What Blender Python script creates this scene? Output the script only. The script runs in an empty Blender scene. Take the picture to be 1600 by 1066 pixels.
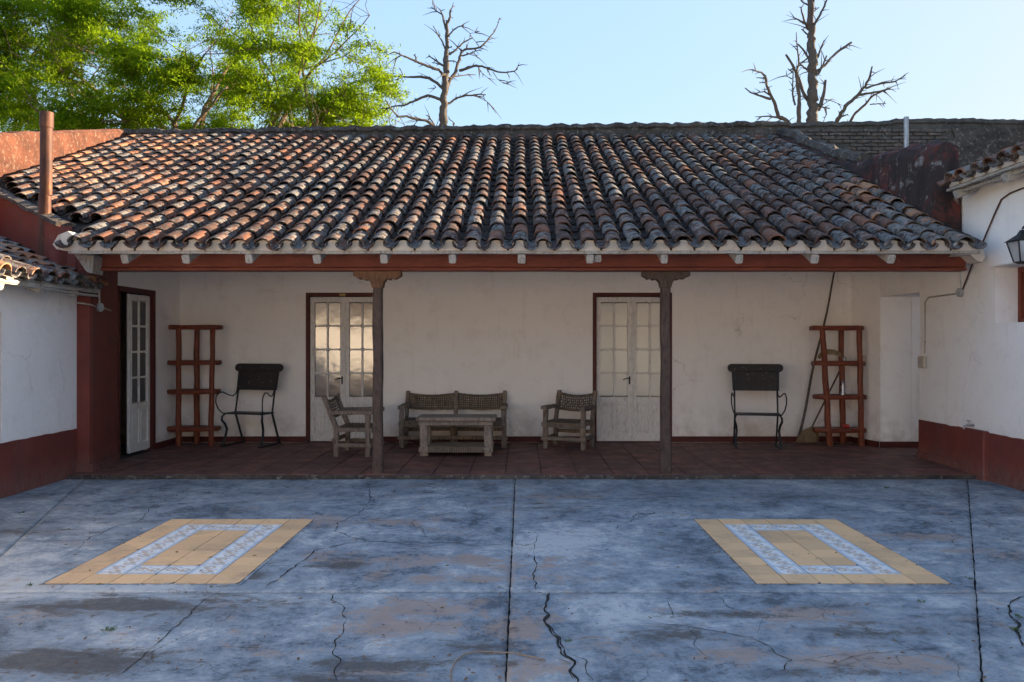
import bpy, bmesh, math, random
import numpy as np
from mathutils import Vector, Matrix, noise
random.seed(7); np.random.seed(7)
R = math.radians
SC = bpy.context.scene
COL = SC.collection

# ------------------------------------------------------------------ camera, light, exposure
EYE, FPX, CX, CY = 1.49, 1250.0, 815.0, 536.0
cd = bpy.data.cameras.new('camera'); cam = bpy.data.objects.new('camera', cd); COL.objects.link(cam)
cam.location = (0, 0, EYE); cam.rotation_euler = (R(90), 0, 0)
cd.sensor_width = 36; cd.lens = 36 * FPX / 1600
cd.shift_x = -15 / 1600; cd.shift_y = 3 / 1600
cd.clip_start = .05; cd.clip_end = 3000
SC.camera = cam

SUN_AZ, SUN_EL = 68.0, 16.5
wd = bpy.data.worlds.new("World"); SC.world = wd; wd.use_nodes = True
wn = wd.node_tree; wn.nodes.clear()
sky = wn.nodes.new('ShaderNodeTexSky'); sky.sky_type = 'NISHITA'; sky.sun_disc = False
sky.sun_elevation = R(SUN_EL); sky.sun_rotation = R(SUN_AZ)
sky.altitude = 100; sky.air_density = 1.0; sky.dust_density = 1.3; sky.ozone_density = 1.0
bg = wn.nodes.new('ShaderNodeBackground'); bg.inputs[1].default_value = .15
wo = wn.nodes.new('ShaderNodeOutputWorld')
# thin bright air: the sky's glare near the sun is rolled off evenly, c / (1 + luminance / k), over the whole dome
def vm(op, a, b):
    x = wn.nodes.new('ShaderNodeVectorMath'); x.operation = op
    for i, v in enumerate((a, b)):
        if isinstance(v, bpy.types.NodeSocket): wn.links.new(v, x.inputs[i])
        else: x.inputs[i].default_value = v
    return x.outputs[0]
lum = wn.nodes.new('ShaderNodeVectorMath'); lum.operation = 'DOT_PRODUCT'; wn.links.new(sky.outputs[0], lum.inputs[0]); lum.inputs[1].default_value = (.30, .45, .25)
SKY_K = 0.60
den = wn.nodes.new('ShaderNodeMath'); den.operation = 'MULTIPLY_ADD'; wn.links.new(lum.outputs['Value'], den.inputs[0]); den.inputs[1].default_value = 1 / SKY_K; den.inputs[2].default_value = 1
roll = vm('MULTIPLY', vm('DIVIDE', sky.outputs[0], den.outputs[0]), (.94, .95, .96))
wn.links.new(roll, bg.inputs[0]); wn.links.new(bg.outputs[0], wo.inputs[0])
sl = bpy.data.lights.new('sun', 'SUN'); sl.energy = 2.05; sl.angle = R(.5); sl.color = (1, .76, .50)
so = bpy.data.objects.new('sun', sl); COL.objects.link(so)
sd = Vector((math.sin(R(SUN_AZ)) * math.cos(R(SUN_EL)), math.cos(R(SUN_AZ)) * math.cos(R(SUN_EL)), math.sin(R(SUN_EL))))
so.rotation_euler = sd.to_track_quat('Z', 'Y').to_euler(); so.location = (12, 20, 15)
SC.cycles.diffuse_bounces = 8; SC.cycles.max_bounces = 14
SC.view_settings.view_transform = 'Standard'; SC.view_settings.look = 'None'
SC.view_settings.exposure = 3.62; SC.view_settings.gamma = 1; SC.view_settings.use_curve_mapping = False

# ------------------------------------------------------------------ helpers: measured points
def at(px, py, Y): return Vector(((px - CX) * Y / FPX, Y, EYE - (py - CY) * Y / FPX))
def ground(px, py, z=0.0):
    Y = FPX * (EYE - z) / (py - CY); return Vector(((px - CX) * Y / FPX, Y, z))

# ------------------------------------------------------------------ helpers: materials
class NT:
    def __init__(s, name):
        s.m = bpy.data.materials.new(name); s.m.use_nodes = True
        s.t = s.m.node_tree; s.t.nodes.clear()
        s.out = s.n('ShaderNodeOutputMaterial')
        s.pos = s.n('ShaderNodeNewGeometry').outputs['Position']
    def n(s, typ, **kw):
        x = s.t.nodes.new(typ)
        for k, v in kw.items(): setattr(x, k, v)
        return x
    def l(s, a, b): s.t.links.new(a, b)
    def set(s, sock, v):
        if isinstance(v, bpy.types.NodeSocket): s.l(v, sock)
        elif isinstance(v, (tuple, list)) and len(v) == 3 and sock.type == 'RGBA': sock.default_value = (*v, 1)
        else: sock.default_value = v
    def noise(s, scale, detail=5, rough=.6, vec=None, dist=0, stretch=None):
        x = s.n('ShaderNodeTexNoise'); x.inputs['Scale'].default_value = scale
        x.inputs['Detail'].default_value = detail; x.inputs['Roughness'].default_value = rough
        x.inputs['Distortion'].default_value = dist
        v = vec or s.pos
        if stretch:
            mp = s.n('ShaderNodeMapping'); s.l(v, mp.inputs[0]); mp.inputs['Scale'].default_value = stretch; v = mp.outputs[0]
        s.l(v, x.inputs['Vector']); return x.outputs[0]
    def ramp(s, f, stops, interp='LINEAR'):
        x = s.n('ShaderNodeValToRGB'); x.color_ramp.interpolation = interp
        e = x.color_ramp.elements
        while len(e) < len(stops): e.new(.5)
        for i, (p, c) in enumerate(stops):
            e[i].position = p
            e[i].color = (c, c, c, 1) if isinstance(c, (int, float)) else (*c, 1)
        s.l(f, x.inputs[0]); return x.outputs[0]
    def mix(s, f, a, b, mode='MIX'):
        x = s.n('ShaderNodeMix', data_type='RGBA', blend_type=mode)
        s.set(x.inputs[0], f); s.set(x.inputs[6], a); s.set(x.inputs[7], b); return x.outputs[2]
    def math(s, op, a, b=0.0, c=0.0, clamp=False):
        x = s.n('ShaderNodeMath', operation=op); x.use_clamp = clamp
        s.set(x.inputs[0], a); s.set(x.inputs[1], b); s.set(x.inputs[2], c); return x.outputs[0]
    def attr(s, name, fac=True):
        x = s.n('ShaderNodeAttribute'); x.attribute_name = name
        return x.outputs['Fac' if fac else 'Color']
    def xyz(s, v=None):
        x = s.n('ShaderNodeSeparateXYZ'); s.l(v or s.pos, x.inputs[0]); return x.outputs
    def rand(s): return s.n('ShaderNodeObjectInfo').outputs['Random']
    def bump(s, h, strength=.3, dist=.01, nrm=None):
        x = s.n('ShaderNodeBump'); x.inputs['Strength'].default_value = strength; x.inputs['Distance'].default_value = dist
        s.l(h, x.inputs['Height'])
        if nrm: s.l(nrm, x.inputs['Normal'])
        return x.outputs[0]
    def bsdf(s, color, rough=.8, nrm=None, spec=.3, metal=0.0):
        x = s.n('ShaderNodeBsdfPrincipled'); s.set(x.inputs['Base Color'], color); s.set(x.inputs['Roughness'], rough)
        x.inputs['Specular IOR Level'].default_value = spec; x.inputs['Metallic'].default_value = metal
        if nrm: s.l(nrm, x.inputs['Normal'])
        s.l(x.outputs[0], s.out.inputs[0]); return x

M = {}
def plaster(name, base, dirt, amt=.35, warm=(.62, .54, .46)):
    t = NT(name)
    big = t.noise(.9, 4, .6); mid = t.noise(5, 6, .7); fine = t.noise(60, 3, .6)
    c = t.mix(t.ramp(big, [(.35, 0), (.7, .5)]), base, warm)
    c = t.mix(t.ramp(mid, [(.52, 0), (.75, amt)]), c, dirt)
    drip = t.noise(3.2, 5, .65, stretch=(3.0, 3.0, .35))
    c = t.mix(t.ramp(drip, [(.58, 0), (.78, amt * 1.1)]), c, dirt)
    z = t.xyz()[2]
    low = t.math('MULTIPLY', t.ramp(t.math('MULTIPLY', z, .5), [(.04, 1.0), (.32, 0)]), t.ramp(mid, [(.38, 0), (.62, .75)]))
    c = t.mix(low, c, dirt)
    flake = t.ramp(t.noise(7.5, 6, .75, dist=.4), [(.69, 0), (.705, 1)])
    c = t.mix(t.math('MULTIPLY', flake, .6), c, (.33, .28, .24))
    v = t.n('ShaderNodeTexVoronoi', feature='DISTANCE_TO_EDGE'); v.inputs['Scale'].default_value = .8
    w1 = t.n('ShaderNodeTexNoise'); w1.inputs['Scale'].default_value = 3; w1.inputs['Detail'].default_value = 5; t.l(t.pos, w1.inputs['Vector'])
    w2 = t.n('ShaderNodeVectorMath', operation='SCALE'); w2.inputs['Scale'].default_value = .5; t.l(w1.outputs[1], w2.inputs[0])
    w3 = t.n('ShaderNodeVectorMath', operation='ADD'); t.l(t.pos, w3.inputs[0]); t.l(w2.outputs[0], w3.inputs[1]); t.l(w3.outputs[0], v.inputs['Vector'])
    hair = t.math('MULTIPLY', t.ramp(v.outputs[0], [(0, 1), (.005, 0)]), t.ramp(t.noise(.9, 2), [(.53, 0), (.60, .35)]))
    c = t.mix(hair, c, (.2, .17, .15))
    h = t.math('ADD', t.math('ADD', t.math('MULTIPLY', mid, 1.0), t.math('MULTIPLY', t.noise(2.2, 3, .5), 3.0)), t.math('MULTIPLY', fine, .25))
    h = t.math('SUBTRACT', h, t.math('MULTIPLY', flake, .12))
    t.bsdf(c, .9, t.bump(h, .55, .012), .15)
    M[name] = t.m
plaster('white_plaster', (.86, .84, .82), (.52, .47, .42), .26, (.82, .78, .74))
plaster('cream_plaster', (.62, .56, .48), (.25, .20, .16), .5)
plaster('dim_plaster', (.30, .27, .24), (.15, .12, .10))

def painted_red(name, base, dark, chips=.3, rough=.6):
    t = NT(name)
    a = t.noise(3, 6, .7); b = t.noise(22, 5, .7, stretch=(1, 1, .5)); f = t.noise(90, 2, .5)
    c = t.mix(t.ramp(a, [(.35, 0), (.7, .8)]), base, dark)
    c = t.mix(t.ramp(b, [(.72, 0), (.76, chips)]), c, (.42, .36, .32))
    z = t.xyz()[2]
    foot = t.math('MULTIPLY', t.ramp(t.math('MULTIPLY', z, 1.6), [(.03, 1.0), (.45, 0)]), t.ramp(b, [(.35, .1), (.65, .8)]))
    if name == 'red_plaster': c = t.mix(foot, c, (.20, .13, .11)); c = t.mix(t.ramp(t.noise(2.0, 7, .75, stretch=(2, 2, .5)), [(.5, 0), (.66, .5)]), c, (.13, .07, .06))
    t.bsdf(c, rough, t.bump(t.math('ADD', b, f), .45, .008), .25)
    M[name] = t.m
painted_red('red_plaster', (.20, .050, .038), (.115, .032, .028), .12)
painted_red('red_wood', (.215, .058, .036), (.12, .034, .024), .25, .55)
painted_red('dark_red_wood', (.10, .022, .018), (.06, .016, .014), .15, .55)

def stained_render():
    t = NT('stained_render')
    a = t.noise(1.6, 7, .75, dist=.4); b = t.noise(5, 8, .75, dist=.3); f = t.noise(40, 4, .7)
    z = t.noise(3, 6, .7, stretch=(2, 2, .5))
    c = t.mix(t.ramp(a, [(.40, 0), (.50, 1)]), (.15, .048, .042), (.055, .043, .042))
    c = t.mix(t.ramp(b, [(.58, 0), (.64, .85)]), c, (.30, .275, .26))
    c = t.mix(t.ramp(z, [(.50, 0), (.60, .8)]), c, (.035, .03, .03))
    t.bsdf(c, .95, t.bump(t.math('ADD', b, f), .7, .02), .1); M['stained_render'] = t.m
stained_render()
def rough_cap(name, c0, c1, c2):
    t = NT(name)
    a = t.noise(2.2, 8, .75); b = t.noise(14, 7, .75); f = t.noise(60, 3, .6)
    c = t.mix(t.ramp(a, [(.38, 0), (.62, 1)]), c0, c1)
    c = t.mix(t.ramp(b, [(.54, 0), (.64, .8)]), c, c2)
    t.bsdf(c, .95, t.bump(t.math('ADD', b, f), .8, .03), .1); M[name] = t.m
rough_cap('mossy_cement', (.125, .108, .095), (.06, .052, .048), (.30, .285, .26))
rough_cap('orange_render', (.16, .066, .044), (.075, .038, .03), (.26, .185, .14))
rough_cap('old_brick', (.17, .13, .11), (.10, .095, .09), (.33, .31, .29))
rough_cap('mortar', (.13, .12, .11), (.07, .065, .06), (.20, .19, .17))

def tile_mat():
    t = NT('roof_clay')
    tint = t.attr('tint'); g = t.attr('grime')
    a = t.noise(6, 7, .7, dist=.3); b = t.noise(15, 8, .75, dist=.6); big = t.noise(.55, 3, .5); f = t.noise(70, 3, .6)
    c = t.ramp(tint, [(0, (.09, .052, .04)), (.3, (.15, .072, .048)), (.55, (.22, .096, .055)), (.78, (.33, .138, .068)), (1, (.42, .215, .115))])
    lich = t.math('ADD', t.math('MULTIPLY', a, .88), t.math('MULTIPLY', g, .12))
    c = t.mix(t.ramp(lich, [(.455, 0), (.525, .88)]), c, (.035, .028, .027))
    pale = t.ramp(t.math('ADD', t.math('MULTIPLY', b, .88), t.math('MULTIPLY', g, .12)), [(.495, 0), (.56, .78)])
    c = t.mix(pale, c, t.mix(big, (.215, .225, .23), (.19, .175, .15)))
    c = t.mix(t.ramp(f, [(.62, 0), (.70, .5)]), c, (.05, .045, .04))
    t.bsdf(c, .9, t.bump(t.math('ADD', b, t.math('MULTIPLY', f, .5)), .6, .012), .15)
    M['roof_clay'] = t.m
    t = NT('pan_clay')
    b = t.noise(12, 8, .75)
    c = t.ramp(b, [(.35, (.02, .017, .016)), (.55, (.05, .038, .033)), (.7, (.15, .12, .10))])
    t.bsdf(c, .95, t.bump(b, .7, .015), .1); M['pan_clay'] = t.m
tile_mat()

def wood(name, c0, c1, c2, rough=.85, scale=1.0, bump=.6):
    t = NT(name)
    g = t.noise(9 * scale, 6, .7, stretch=(1, 1, 1), dist=.8); gr = t.noise(45 * scale, 4, .6, stretch=(1, 1, .25)); w = t.noise(3 * scale, 4, .6)
    c = t.mix(t.ramp(g, [(.35, 0), (.65, 1)]), c0, c1)
    c = t.mix(t.ramp(gr, [(.5, 0), (.68, .9)]), c, c2)
    c = t.mix(t.math('MULTIPLY', w, .25), c, t.mix(t.rand(), c0, c1))
    t.bsdf(c, rough, t.bump(t.math('ADD', g, gr), bump, .008), .25); M[name] = t.m
wood('rustic_wood', (.15, .12, .095), (.26, .205, .165), (.052, .038, .03))
wood('table_wood', (.21, .17, .14), (.32, .265, .22), (.08, .06, .05))
wood('post_wood', (.075, .052, .042), (.115, .078, .062), (.035, .024, .02))
wood('bracket_wood', (.16, .082, .048), (.24, .13, .072), (.06, .04, .03))
wood('varnished_wood', (.21, .052, .024), (.15, .038, .02), (.09, .026, .015), .42, 1, .3)
wood('pole_wood', (.13, .10, .082), (.09, .07, .058), (.05, .04, .033))
wood('strap_leather', (.19, .155, .115), (.11, .082, .06), (.05, .036, .026))
wood('door_paint', (.66, .64, .60), (.74, .72, .69), (.47, .43, .38), .6, 1, .2)
wood('white_board', (.44, .42, .39), (.36, .33, .29), (.16, .13, .11), .75)
wood('dead_bark', (.085, .074, .068), (.13, .112, .10), (.042, .038, .036), .95)
wood('live_bark', (.12, .085, .055), (.18, .13, .085), (.05, .037, .027), .95)
wood('straw', (.30, .215, .12), (.20, .14, .08), (.10, .07, .04), .9)

def simple(name, c, rough=.5, metal=0.0, spec=.4, var=.3, dark=None, scale=20):
    t = NT(name); a = t.noise(scale, 6, .7)
    d = dark or tuple(x * (1 - var) for x in c)
    t.bsdf(t.mix(t.ramp(a, [(.4, 0), (.65, 1)]), c, d), rough, t.bump(a, .25, .004), spec, metal); M[name] = t.m
simple('black_iron', (.016, .017, .021), .5, 0, .4)
simple('galvanised', (.40, .40, .42), .35, .8)
simple('grey_plastic', (.42, .43, .44), .5)
simple('cream_plastic', (.52, .47, .38), .5)
simple('tape_white', (.6, .6, .6), .7)
simple('red_plastic', (.42, .03, .025), .4)
simple('brass', (.30, .21, .09), .4, .7)
simple('dark_joint', (.018, .016, .015), .95)
simple('dry_leaf', (.16, .09, .045), .9)
simple('weed_green', (.07, .13, .03), .8)
simple('wire_tan', (.26, .19, .13), .8)
def painted_metal():
    t = NT('chipped_panel'); a = t.noise(16, 7, .75, stretch=(1, 1, 2.2), dist=.4); b = t.noise(60, 3, .6)
    c = t.mix(t.ramp(a, [(.63, 0), (.64, 1)]), (.036, .030, .030), (.36, .33, .29))
    t.bsdf(c, .6, t.bump(t.math('ADD', a, b), .3, .005), .3); M['chipped_panel'] = t.m
    t = NT('rusty_pipe'); a = t.noise(9, 7, .75, stretch=(1, 1, .4)); z = t.xyz()[2]
    c = t.ramp(a, [(.3, (.045, .022, .018)), (.5, (.085, .036, .026)), (.62, (.13, .055, .03)), (.72, (.28, .15, .06))])
    t.bsdf(c, .65, t.bump(a, .4, .006), .35, .25); M['rusty_pipe'] = t.m
painted_metal()

def glass(name, base, refl, rough=.03):
    t = NT(name); w = t.noise(5, 2, .5)
    nb = t.bump(w, .12, .02)
    d = t.n('ShaderNodeBsdfPrincipled'); t.set(d.inputs['Base Color'], base); d.inputs['Roughness'].default_value = .5
    g = t.n('ShaderNodeBsdfGlossy'); g.inputs['Roughness'].default_value = rough; g.inputs['Color'].default_value = (.95, .95, .95, 1)
    t.l(nb, g.inputs['Normal'])
    mx = t.n('ShaderNodeMixShader'); mx.inputs[0].default_value = refl
    t.l(d.outputs[0], mx.inputs[1]); t.l(g.outputs[0], mx.inputs[2]); t.l(mx.outputs[0], t.out.inputs[0]); M[name] = t.m
glass('window_glass', (.10, .095, .09), .14, .11)
glass('curtained_glass', (.56, .56, .50), .05, .15)
glass('dim_glass', (.045, .045, .05), .10)
glass('lantern_glass', (.35, .38, .40), .2)

def leaf_mat(name, c0, c1, tr=.55):
    t = NT(name); r = t.attr('tint'); a = t.noise(.8, 3, .6)
    c = t.mix(r, c0, c1)
    d = t.n('ShaderNodeBsdfDiffuse'); t.l(c, d.inputs[0])
    tl = t.n('ShaderNodeBsdfTranslucent'); t.l(t.mix(.6, c, (.27, .43, .010)), tl.inputs[0])
    mx = t.n('ShaderNodeMixShader'); mx.inputs[0].default_value = tr
    t.l(d.outputs[0], mx.inputs[1]); t.l(tl.outputs[0], mx.inputs[2]); t.l(mx.outputs[0], t.out.inputs[0]); M[name] = t.m
leaf_mat('leaf_bright', (.045, .115, .010), (.22, .29, .015))
leaf_mat('leaf_dark', (.055, .12, .012), (.13, .20, .016), .5)

def courtyard_mat():
    t = NT('blue_concrete')
    dk = t.attr('dark'); br = t.attr('brown'); pl = t.attr('pale')
    n1 = t.noise(1.3, 12, .72, dist=.6); b = t.noise(4.2, 12, .8, dist=.3); f = t.noise(13, 12, .9); g = t.noise(120, 3, .6)
    s = t.noise(3.0, 10, .8, stretch=(.6, 1.8, 1), dist=.5); s2 = t.noise(2.1, 12, .8, stretch=(1, 1.4, 7), dist=.4)
    V = t.math('ADD', t.math('MULTIPLY', n1, .32), t.math('ADD', t.math('MULTIPLY', b, .34), t.math('MULTIPLY', f, .34)))
    V = t.math('ADD', V, t.math('MULTIPLY', pl, .075))
    c = t.ramp(V, [(.44, (.075, .09, .11)), (.468, (.15, .182, .215)), (.498, (.215, .252, .29)), (.53, (.29, .322, .348)), (.56, (.43, .445, .45))])
    B = t.math('ADD', t.math('MULTIPLY', s2, .6), t.math('MULTIPLY', f, .4)); B = t.math('ADD', B, t.math('MULTIPLY', br, .098))
    c = t.mix(t.ramp(B, [(.54, 0), (.585, .8)]), c, (.315, .23, .185))
    D = t.math('ADD', t.math('MULTIPLY', b, .35), t.math('ADD', t.math('MULTIPLY', s, .35), t.math('MULTIPLY', f, .30))); D = t.math('ADD', D, t.math('MULTIPLY', dk, .096))
    c = t.mix(t.ramp(D, [(.548, 0), (.60, .9)]), c, t.mix(t.ramp(f, [(.4, 0), (.6, 1)]), (.05, .047, .046), (.10, .088, .08)))
    c = t.mix(t.ramp(t.noise(46, 6, .85), [(.60, 0), (.66, .7)]), c, (.06, .063, .068))
    c = t.mix(t.ramp(t.noise(70, 4, .8), [(.655, 0), (.70, .7)]), c, (.45, .45, .44))
    v = t.n('ShaderNodeTexVoronoi', feature='DISTANCE_TO_EDGE'); v.inputs['Scale'].default_value = .95
    dv = t.n('ShaderNodeVectorMath', operation='ADD'); ns = t.n('ShaderNodeTexNoise'); ns.inputs['Scale'].default_value = 2.5; ns.inputs['Detail'].default_value = 6
    t.l(t.pos, ns.inputs['Vector']); sc = t.n('ShaderNodeVectorMath', operation='SCALE'); sc.inputs['Scale'].default_value = .55
    t.l(ns.outputs[1], sc.inputs[0]); t.l(t.pos, dv.inputs[0]); t.l(sc.outputs[0], dv.inputs[1]); t.l(dv.outputs[0], v.inputs['Vector'])
    crack = t.math('MULTIPLY', t.ramp(v.outputs[0], [(.0, 1), (.004, 0)]), t.ramp(t.noise(.8, 2), [(.46, 0), (.56, .8)]))
    c = t.mix(crack, c, (.03, .03, .03))
    h = t.math('ADD', t.math('MULTIPLY', b, .8), t.math('MULTIPLY', f, .5)); h = t.math('ADD', h, t.math('MULTIPLY', g, .12))
    h = t.math('SUBTRACT', h, t.math('MULTIPLY', crack, .6))
    rough = t.ramp(b, [(.3, .55), (.7, .85)])
    t.bsdf(c, rough, t.bump(h, .5, .01), .3); M['blue_concrete'] = t.m
courtyard_mat()

def floor_tile_mat():
    t = NT('porch_clay'); r = t.rand(); a = t.noise(4, 7, .7); f = t.noise(30, 6, .75); s = t.noise(3, 5, .7, stretch=(.5, 3, 1))
    c = t.mix(r, (.20, .075, .056), (.13, .056, .046))
    c = t.mix(t.ramp(a, [(.4, 0), (.65, .7)]), c, (.075, .05, .044))
    c = t.mix(t.ramp(s, [(.58, 0), (.72, .5)]), c, (.20, .15, .12))
    c = t.mix(t.ramp(f, [(.6, 0), (.7, .5)]), c, (.04, .03, .03))
    t.bsdf(c, t.ramp(a, [(.3, .45), (.7, .8)]), t.bump(f, .4, .006), .35); M['porch_clay'] = t.m
    t = NT('yellow_tile'); r = t.rand(); a = t.noise(3, 7, .75); f = t.noise(45, 5, .7)
    c = t.mix(r, (.76, .48, .25), (.62, .39, .21))
    c = t.mix(t.ramp(a, [(.5, 0), (.72, .7)]), c, (.33, .23, .15))
    c = t.mix(t.ramp(f, [(.63, 0), (.72, .5)]), c, (.15, .11, .08))
    t.bsdf(c, .65, t.bump(f, .25, .004), .3); M['yellow_tile'] = t.m
    # patterned border tile: u runs along the border, v across it
    t = NT('scroll_tile')
    uv = t.n('ShaderNodeUVMap').outputs[0]; u, v, _ = t.xyz(uv)
    base = (.70, .69, .67)
    av = t.math('ABSOLUTE', t.math('SUBTRACT', v, .5))
    def circ(cu, cv, r0, r1):
        d = t.n('ShaderNodeVectorMath', operation='DISTANCE'); t.l(uv, d.inputs[0]); d.inputs[1].default_value = (cu, cv, 0)
        return t.ramp(t.math('ABSOLUTE', t.math('SUBTRACT', d.outputs['Value'], r0)), [(r1, 1), (r1 + .02, 0)])
    sw = t.math('ADD', t.math('MULTIPLY', t.math('SINE', t.math('MULTIPLY', u, 6.283)), .2), .5)
    line = t.ramp(t.math('ABSOLUTE', t.math('SUBTRACT', v, sw)), [(.045, 1), (.07, 0)])
    c = t.mix(line, base, (.52, .41, .31))
    c = t.mix(circ(.25, .50, .11, .03), c, (.50, .39, .29)); c = t.mix(circ(.75, .50, .11, .03), c, (.50, .39, .29))
    c = t.mix(circ(0.02, .70, .12, .05), c, (.44, .49, .55)); c = t.mix(circ(.98, .30, .12, .05), c, (.44, .49, .55))
    c = t.mix(circ(.5, .72, .0, .06), c, (.44, .49, .55)); c = t.mix(circ(.5, .28, .0, .06), c, (.44, .49, .55))
    c = t.mix(t.ramp(av, [(.36, 0), (.375, 1)]), c, (.46, .52, .58))
    c = t.mix(t.ramp(t.noise(9, 6, .75), [(.5, 0), (.7, .5)]), c, (.24, .20, .17))
    t.bsdf(c, .6, None, .3); M['scroll_tile'] = t.m
    t = NT('earth'); a = t.noise(.4, 8, .7)
    t.bsdf(t.mix(a, (.10, .085, .05), (.06, .075, .03)), .95); M['earth'] = t.m
floor_tile_mat()

# ------------------------------------------------------------------ helpers: geometry
class MB:
    def __init__(s): s.v, s.f = [], []
    def add(s, v, f):
        o = len(s.v); s.v += [tuple(x) for x in v]; s.f += [tuple(i + o for i in q) for q in f]; return s
    def box(s, x0, x1, y0, y1, z0, z1, j=0.0, ch=0.0):
        if ch <= 0:
            v = [(x, y, z) for z in (z0, z1) for y in (y0, y1) for x in (x0, x1)]
            v = [(a + random.uniform(-j, j), b + random.uniform(-j, j), c + random.uniform(-j, j)) for a, b, c in v]
            return s.add(v, [(0, 2, 3, 1), (4, 5, 7, 6), (0, 1, 5, 4), (2, 6, 7, 3), (0, 4, 6, 2), (1, 3, 7, 5)])
        bm = bmesh.new(); bmesh.ops.create_cube(bm, size=1)
        for q in bm.verts:
            q.co = Vector(((x0 + x1) / 2 + q.co.x * (x1 - x0) + random.uniform(-j, j), (y0 + y1) / 2 + q.co.y * (y1 - y0) + random.uniform(-j, j), (z0 + z1) / 2 + q.co.z * (z1 - z0) + random.uniform(-j, j)))
        bmesh.ops.bevel(bm, geom=bm.edges[:], offset=ch, segments=1, affect='EDGES')
        bm.verts.index_update(); s.add([q.co for q in bm.verts], [[q.index for q in f.verts] for f in bm.faces]); bm.free(); return s
    def sweep(s, pts, prof, up=(0, 0, 1), scales=None, jit=0.0, cap=True):
        """profile (list of (a,b)) swept along pts"""
        pts = [Vector(p) for p in pts]; n = len(prof); vs = []
        U = Vector(up)
        for i, p in enumerate(pts):
            d = (pts[min(i + 1, len(pts) - 1)] - pts[max(i - 1, 0)]).normalized()
            if i == 0:
                a = d.cross(U)
                if a.length < .05: a = d.cross(Vector((0, 1, .01)))
            else: a = a - d * a.dot(d)
            a.normalize(); b = a.cross(d).normalized()
            k = scales[i] if scales else 1.0
            for (x, y) in prof:
                q = p + a * x * k + b * y * k
                if jit: q += Vector((random.uniform(-jit, jit), random.uniform(-jit, jit), random.uniform(-jit, jit)))
                vs.append(q)
        fs = []
        for i in range(len(pts) - 1):
            for k in range(n):
                k2 = (k + 1) % n
                fs.append((i * n + k, i * n + k2, (i + 1) * n + k2, (i + 1) * n + k))
        if cap: fs.append(tuple(range(n - 1, -1, -1))); fs.append(tuple((len(pts) - 1) * n + k for k in range(n)))
        return s.add(vs, fs)
    def tube(s, pts, r, n=8, jit=0.0, cap=True, up=(0, 0, 1)):
        rs = r if isinstance(r, (list, tuple)) else [r] * len(pts)
        prof = [(math.cos(2 * math.pi * k / n), math.sin(2 * math.pi * k / n)) for k in range(n)]
        return s.sweep(pts, prof, up, rs, jit, cap)
    def beam(s, p0, p1, w, h, up=(0, 0, 1), seg=3, jit=.0, ch=.15, taper=1.0):
        a, b = w / 2, h / 2; c = min(w, h) * ch
        prof = [(a - c, -b), (a, -b + c), (a, b - c), (a - c, b), (-a + c, b), (-a, b - c), (-a, -b + c), (-a + c, -b)]
        p0, p1 = Vector(p0), Vector(p1)
        return s.sweep([p0.lerp(p1, i / seg) for i in range(seg + 1)], prof, up, [1 + (taper - 1) * i / seg for i in range(seg + 1)], jit)
    def prism(s, outline, d0, d1, axis='y'):
        """outline (a,b) extruded along an axis: y -> (a,d,b); x -> (d,a,b); z -> (a,b,d)"""
        mk = {'y': lambda a, b, d: (a, d, b), 'x': lambda a, b, d: (d, a, b), 'z': lambda a, b, d: (a, b, d)}[axis]
        n = len(outline)
        v = [mk(a, b, d0) for a, b in outline] + [mk(a, b, d1) for a, b in outline]
        f = [tuple(range(n)), tuple(range(2 * n - 1, n - 1, -1))] + [(i, (i + 1) % n, (i + 1) % n + n, i + n) for i in range(n)]
        return s.add(v, f)
    def xf(s, mat):
        s.v = [tuple(mat @ Vector(p)) for p in s.v]; return s

WM = {}
def link(name, data, parent=None, mw=None):
    o = bpy.data.objects.new(name, data); COL.objects.link(o)
    mw = mw or Matrix.Identity(4)
    if parent is not None:
        o.parent = parent; o.matrix_basis = WM[parent.name].inverted() @ mw
    else: o.matrix_basis = mw
    WM[o.name] = mw; return o
def mesh(name, mb, mat, smooth=False, bev=0.0):
    me = bpy.data.meshes.new(name); me.from_pydata(mb.v, [], mb.f); me.update()
    bm = bmesh.new(); bm.from_mesh(me); bmesh.ops.recalc_face_normals(bm, faces=bm.faces[:])
    if bev > 0: bmesh.ops.bevel(bm, geom=[e for e in bm.edges if len(e.link_faces) == 2 and e.calc_face_angle(0) > .6], offset=bev, segments=1, affect='EDGES')
    bm.to_mesh(me); bm.free()
    if mat: me.materials.append(M[mat] if isinstance(mat, str) else mat)
    if smooth:
        me.polygons.foreach_set('use_smooth', [True] * len(me.polygons))
        try: me.set_sharp_from_angle(angle=R(42))
        except Exception: pass
    return me
def part(name, mb, mat, parent=None, mw=None, smooth=False, bev=0.0, label=None, local=False):
    """a mesh object; local=True: the mesh is written in its parent's own frame"""
    me = mesh(name, mb, mat, smooth, bev)
    if local and parent is not None: mw = WM[parent.name] @ (mw or Matrix.Identity(4))
    o = link(name, me, parent, mw)
    if label: o['label'] = label
    return o
def tag(o, label=None, cat=None, group=None, kind=None):
    if label: o['label'] = label
    if cat: o['category'] = cat
    if group: o['group'] = group
    if kind: o['kind'] = kind
    return o
def thing(name, label, cat, loc=(0, 0, 0), rz=0.0, group=None):
    o = link(name, None, None, Matrix.Translation(loc) @ Matrix.Rotation(rz, 4, 'Z'))
    return tag(o, label, cat, group)
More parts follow.
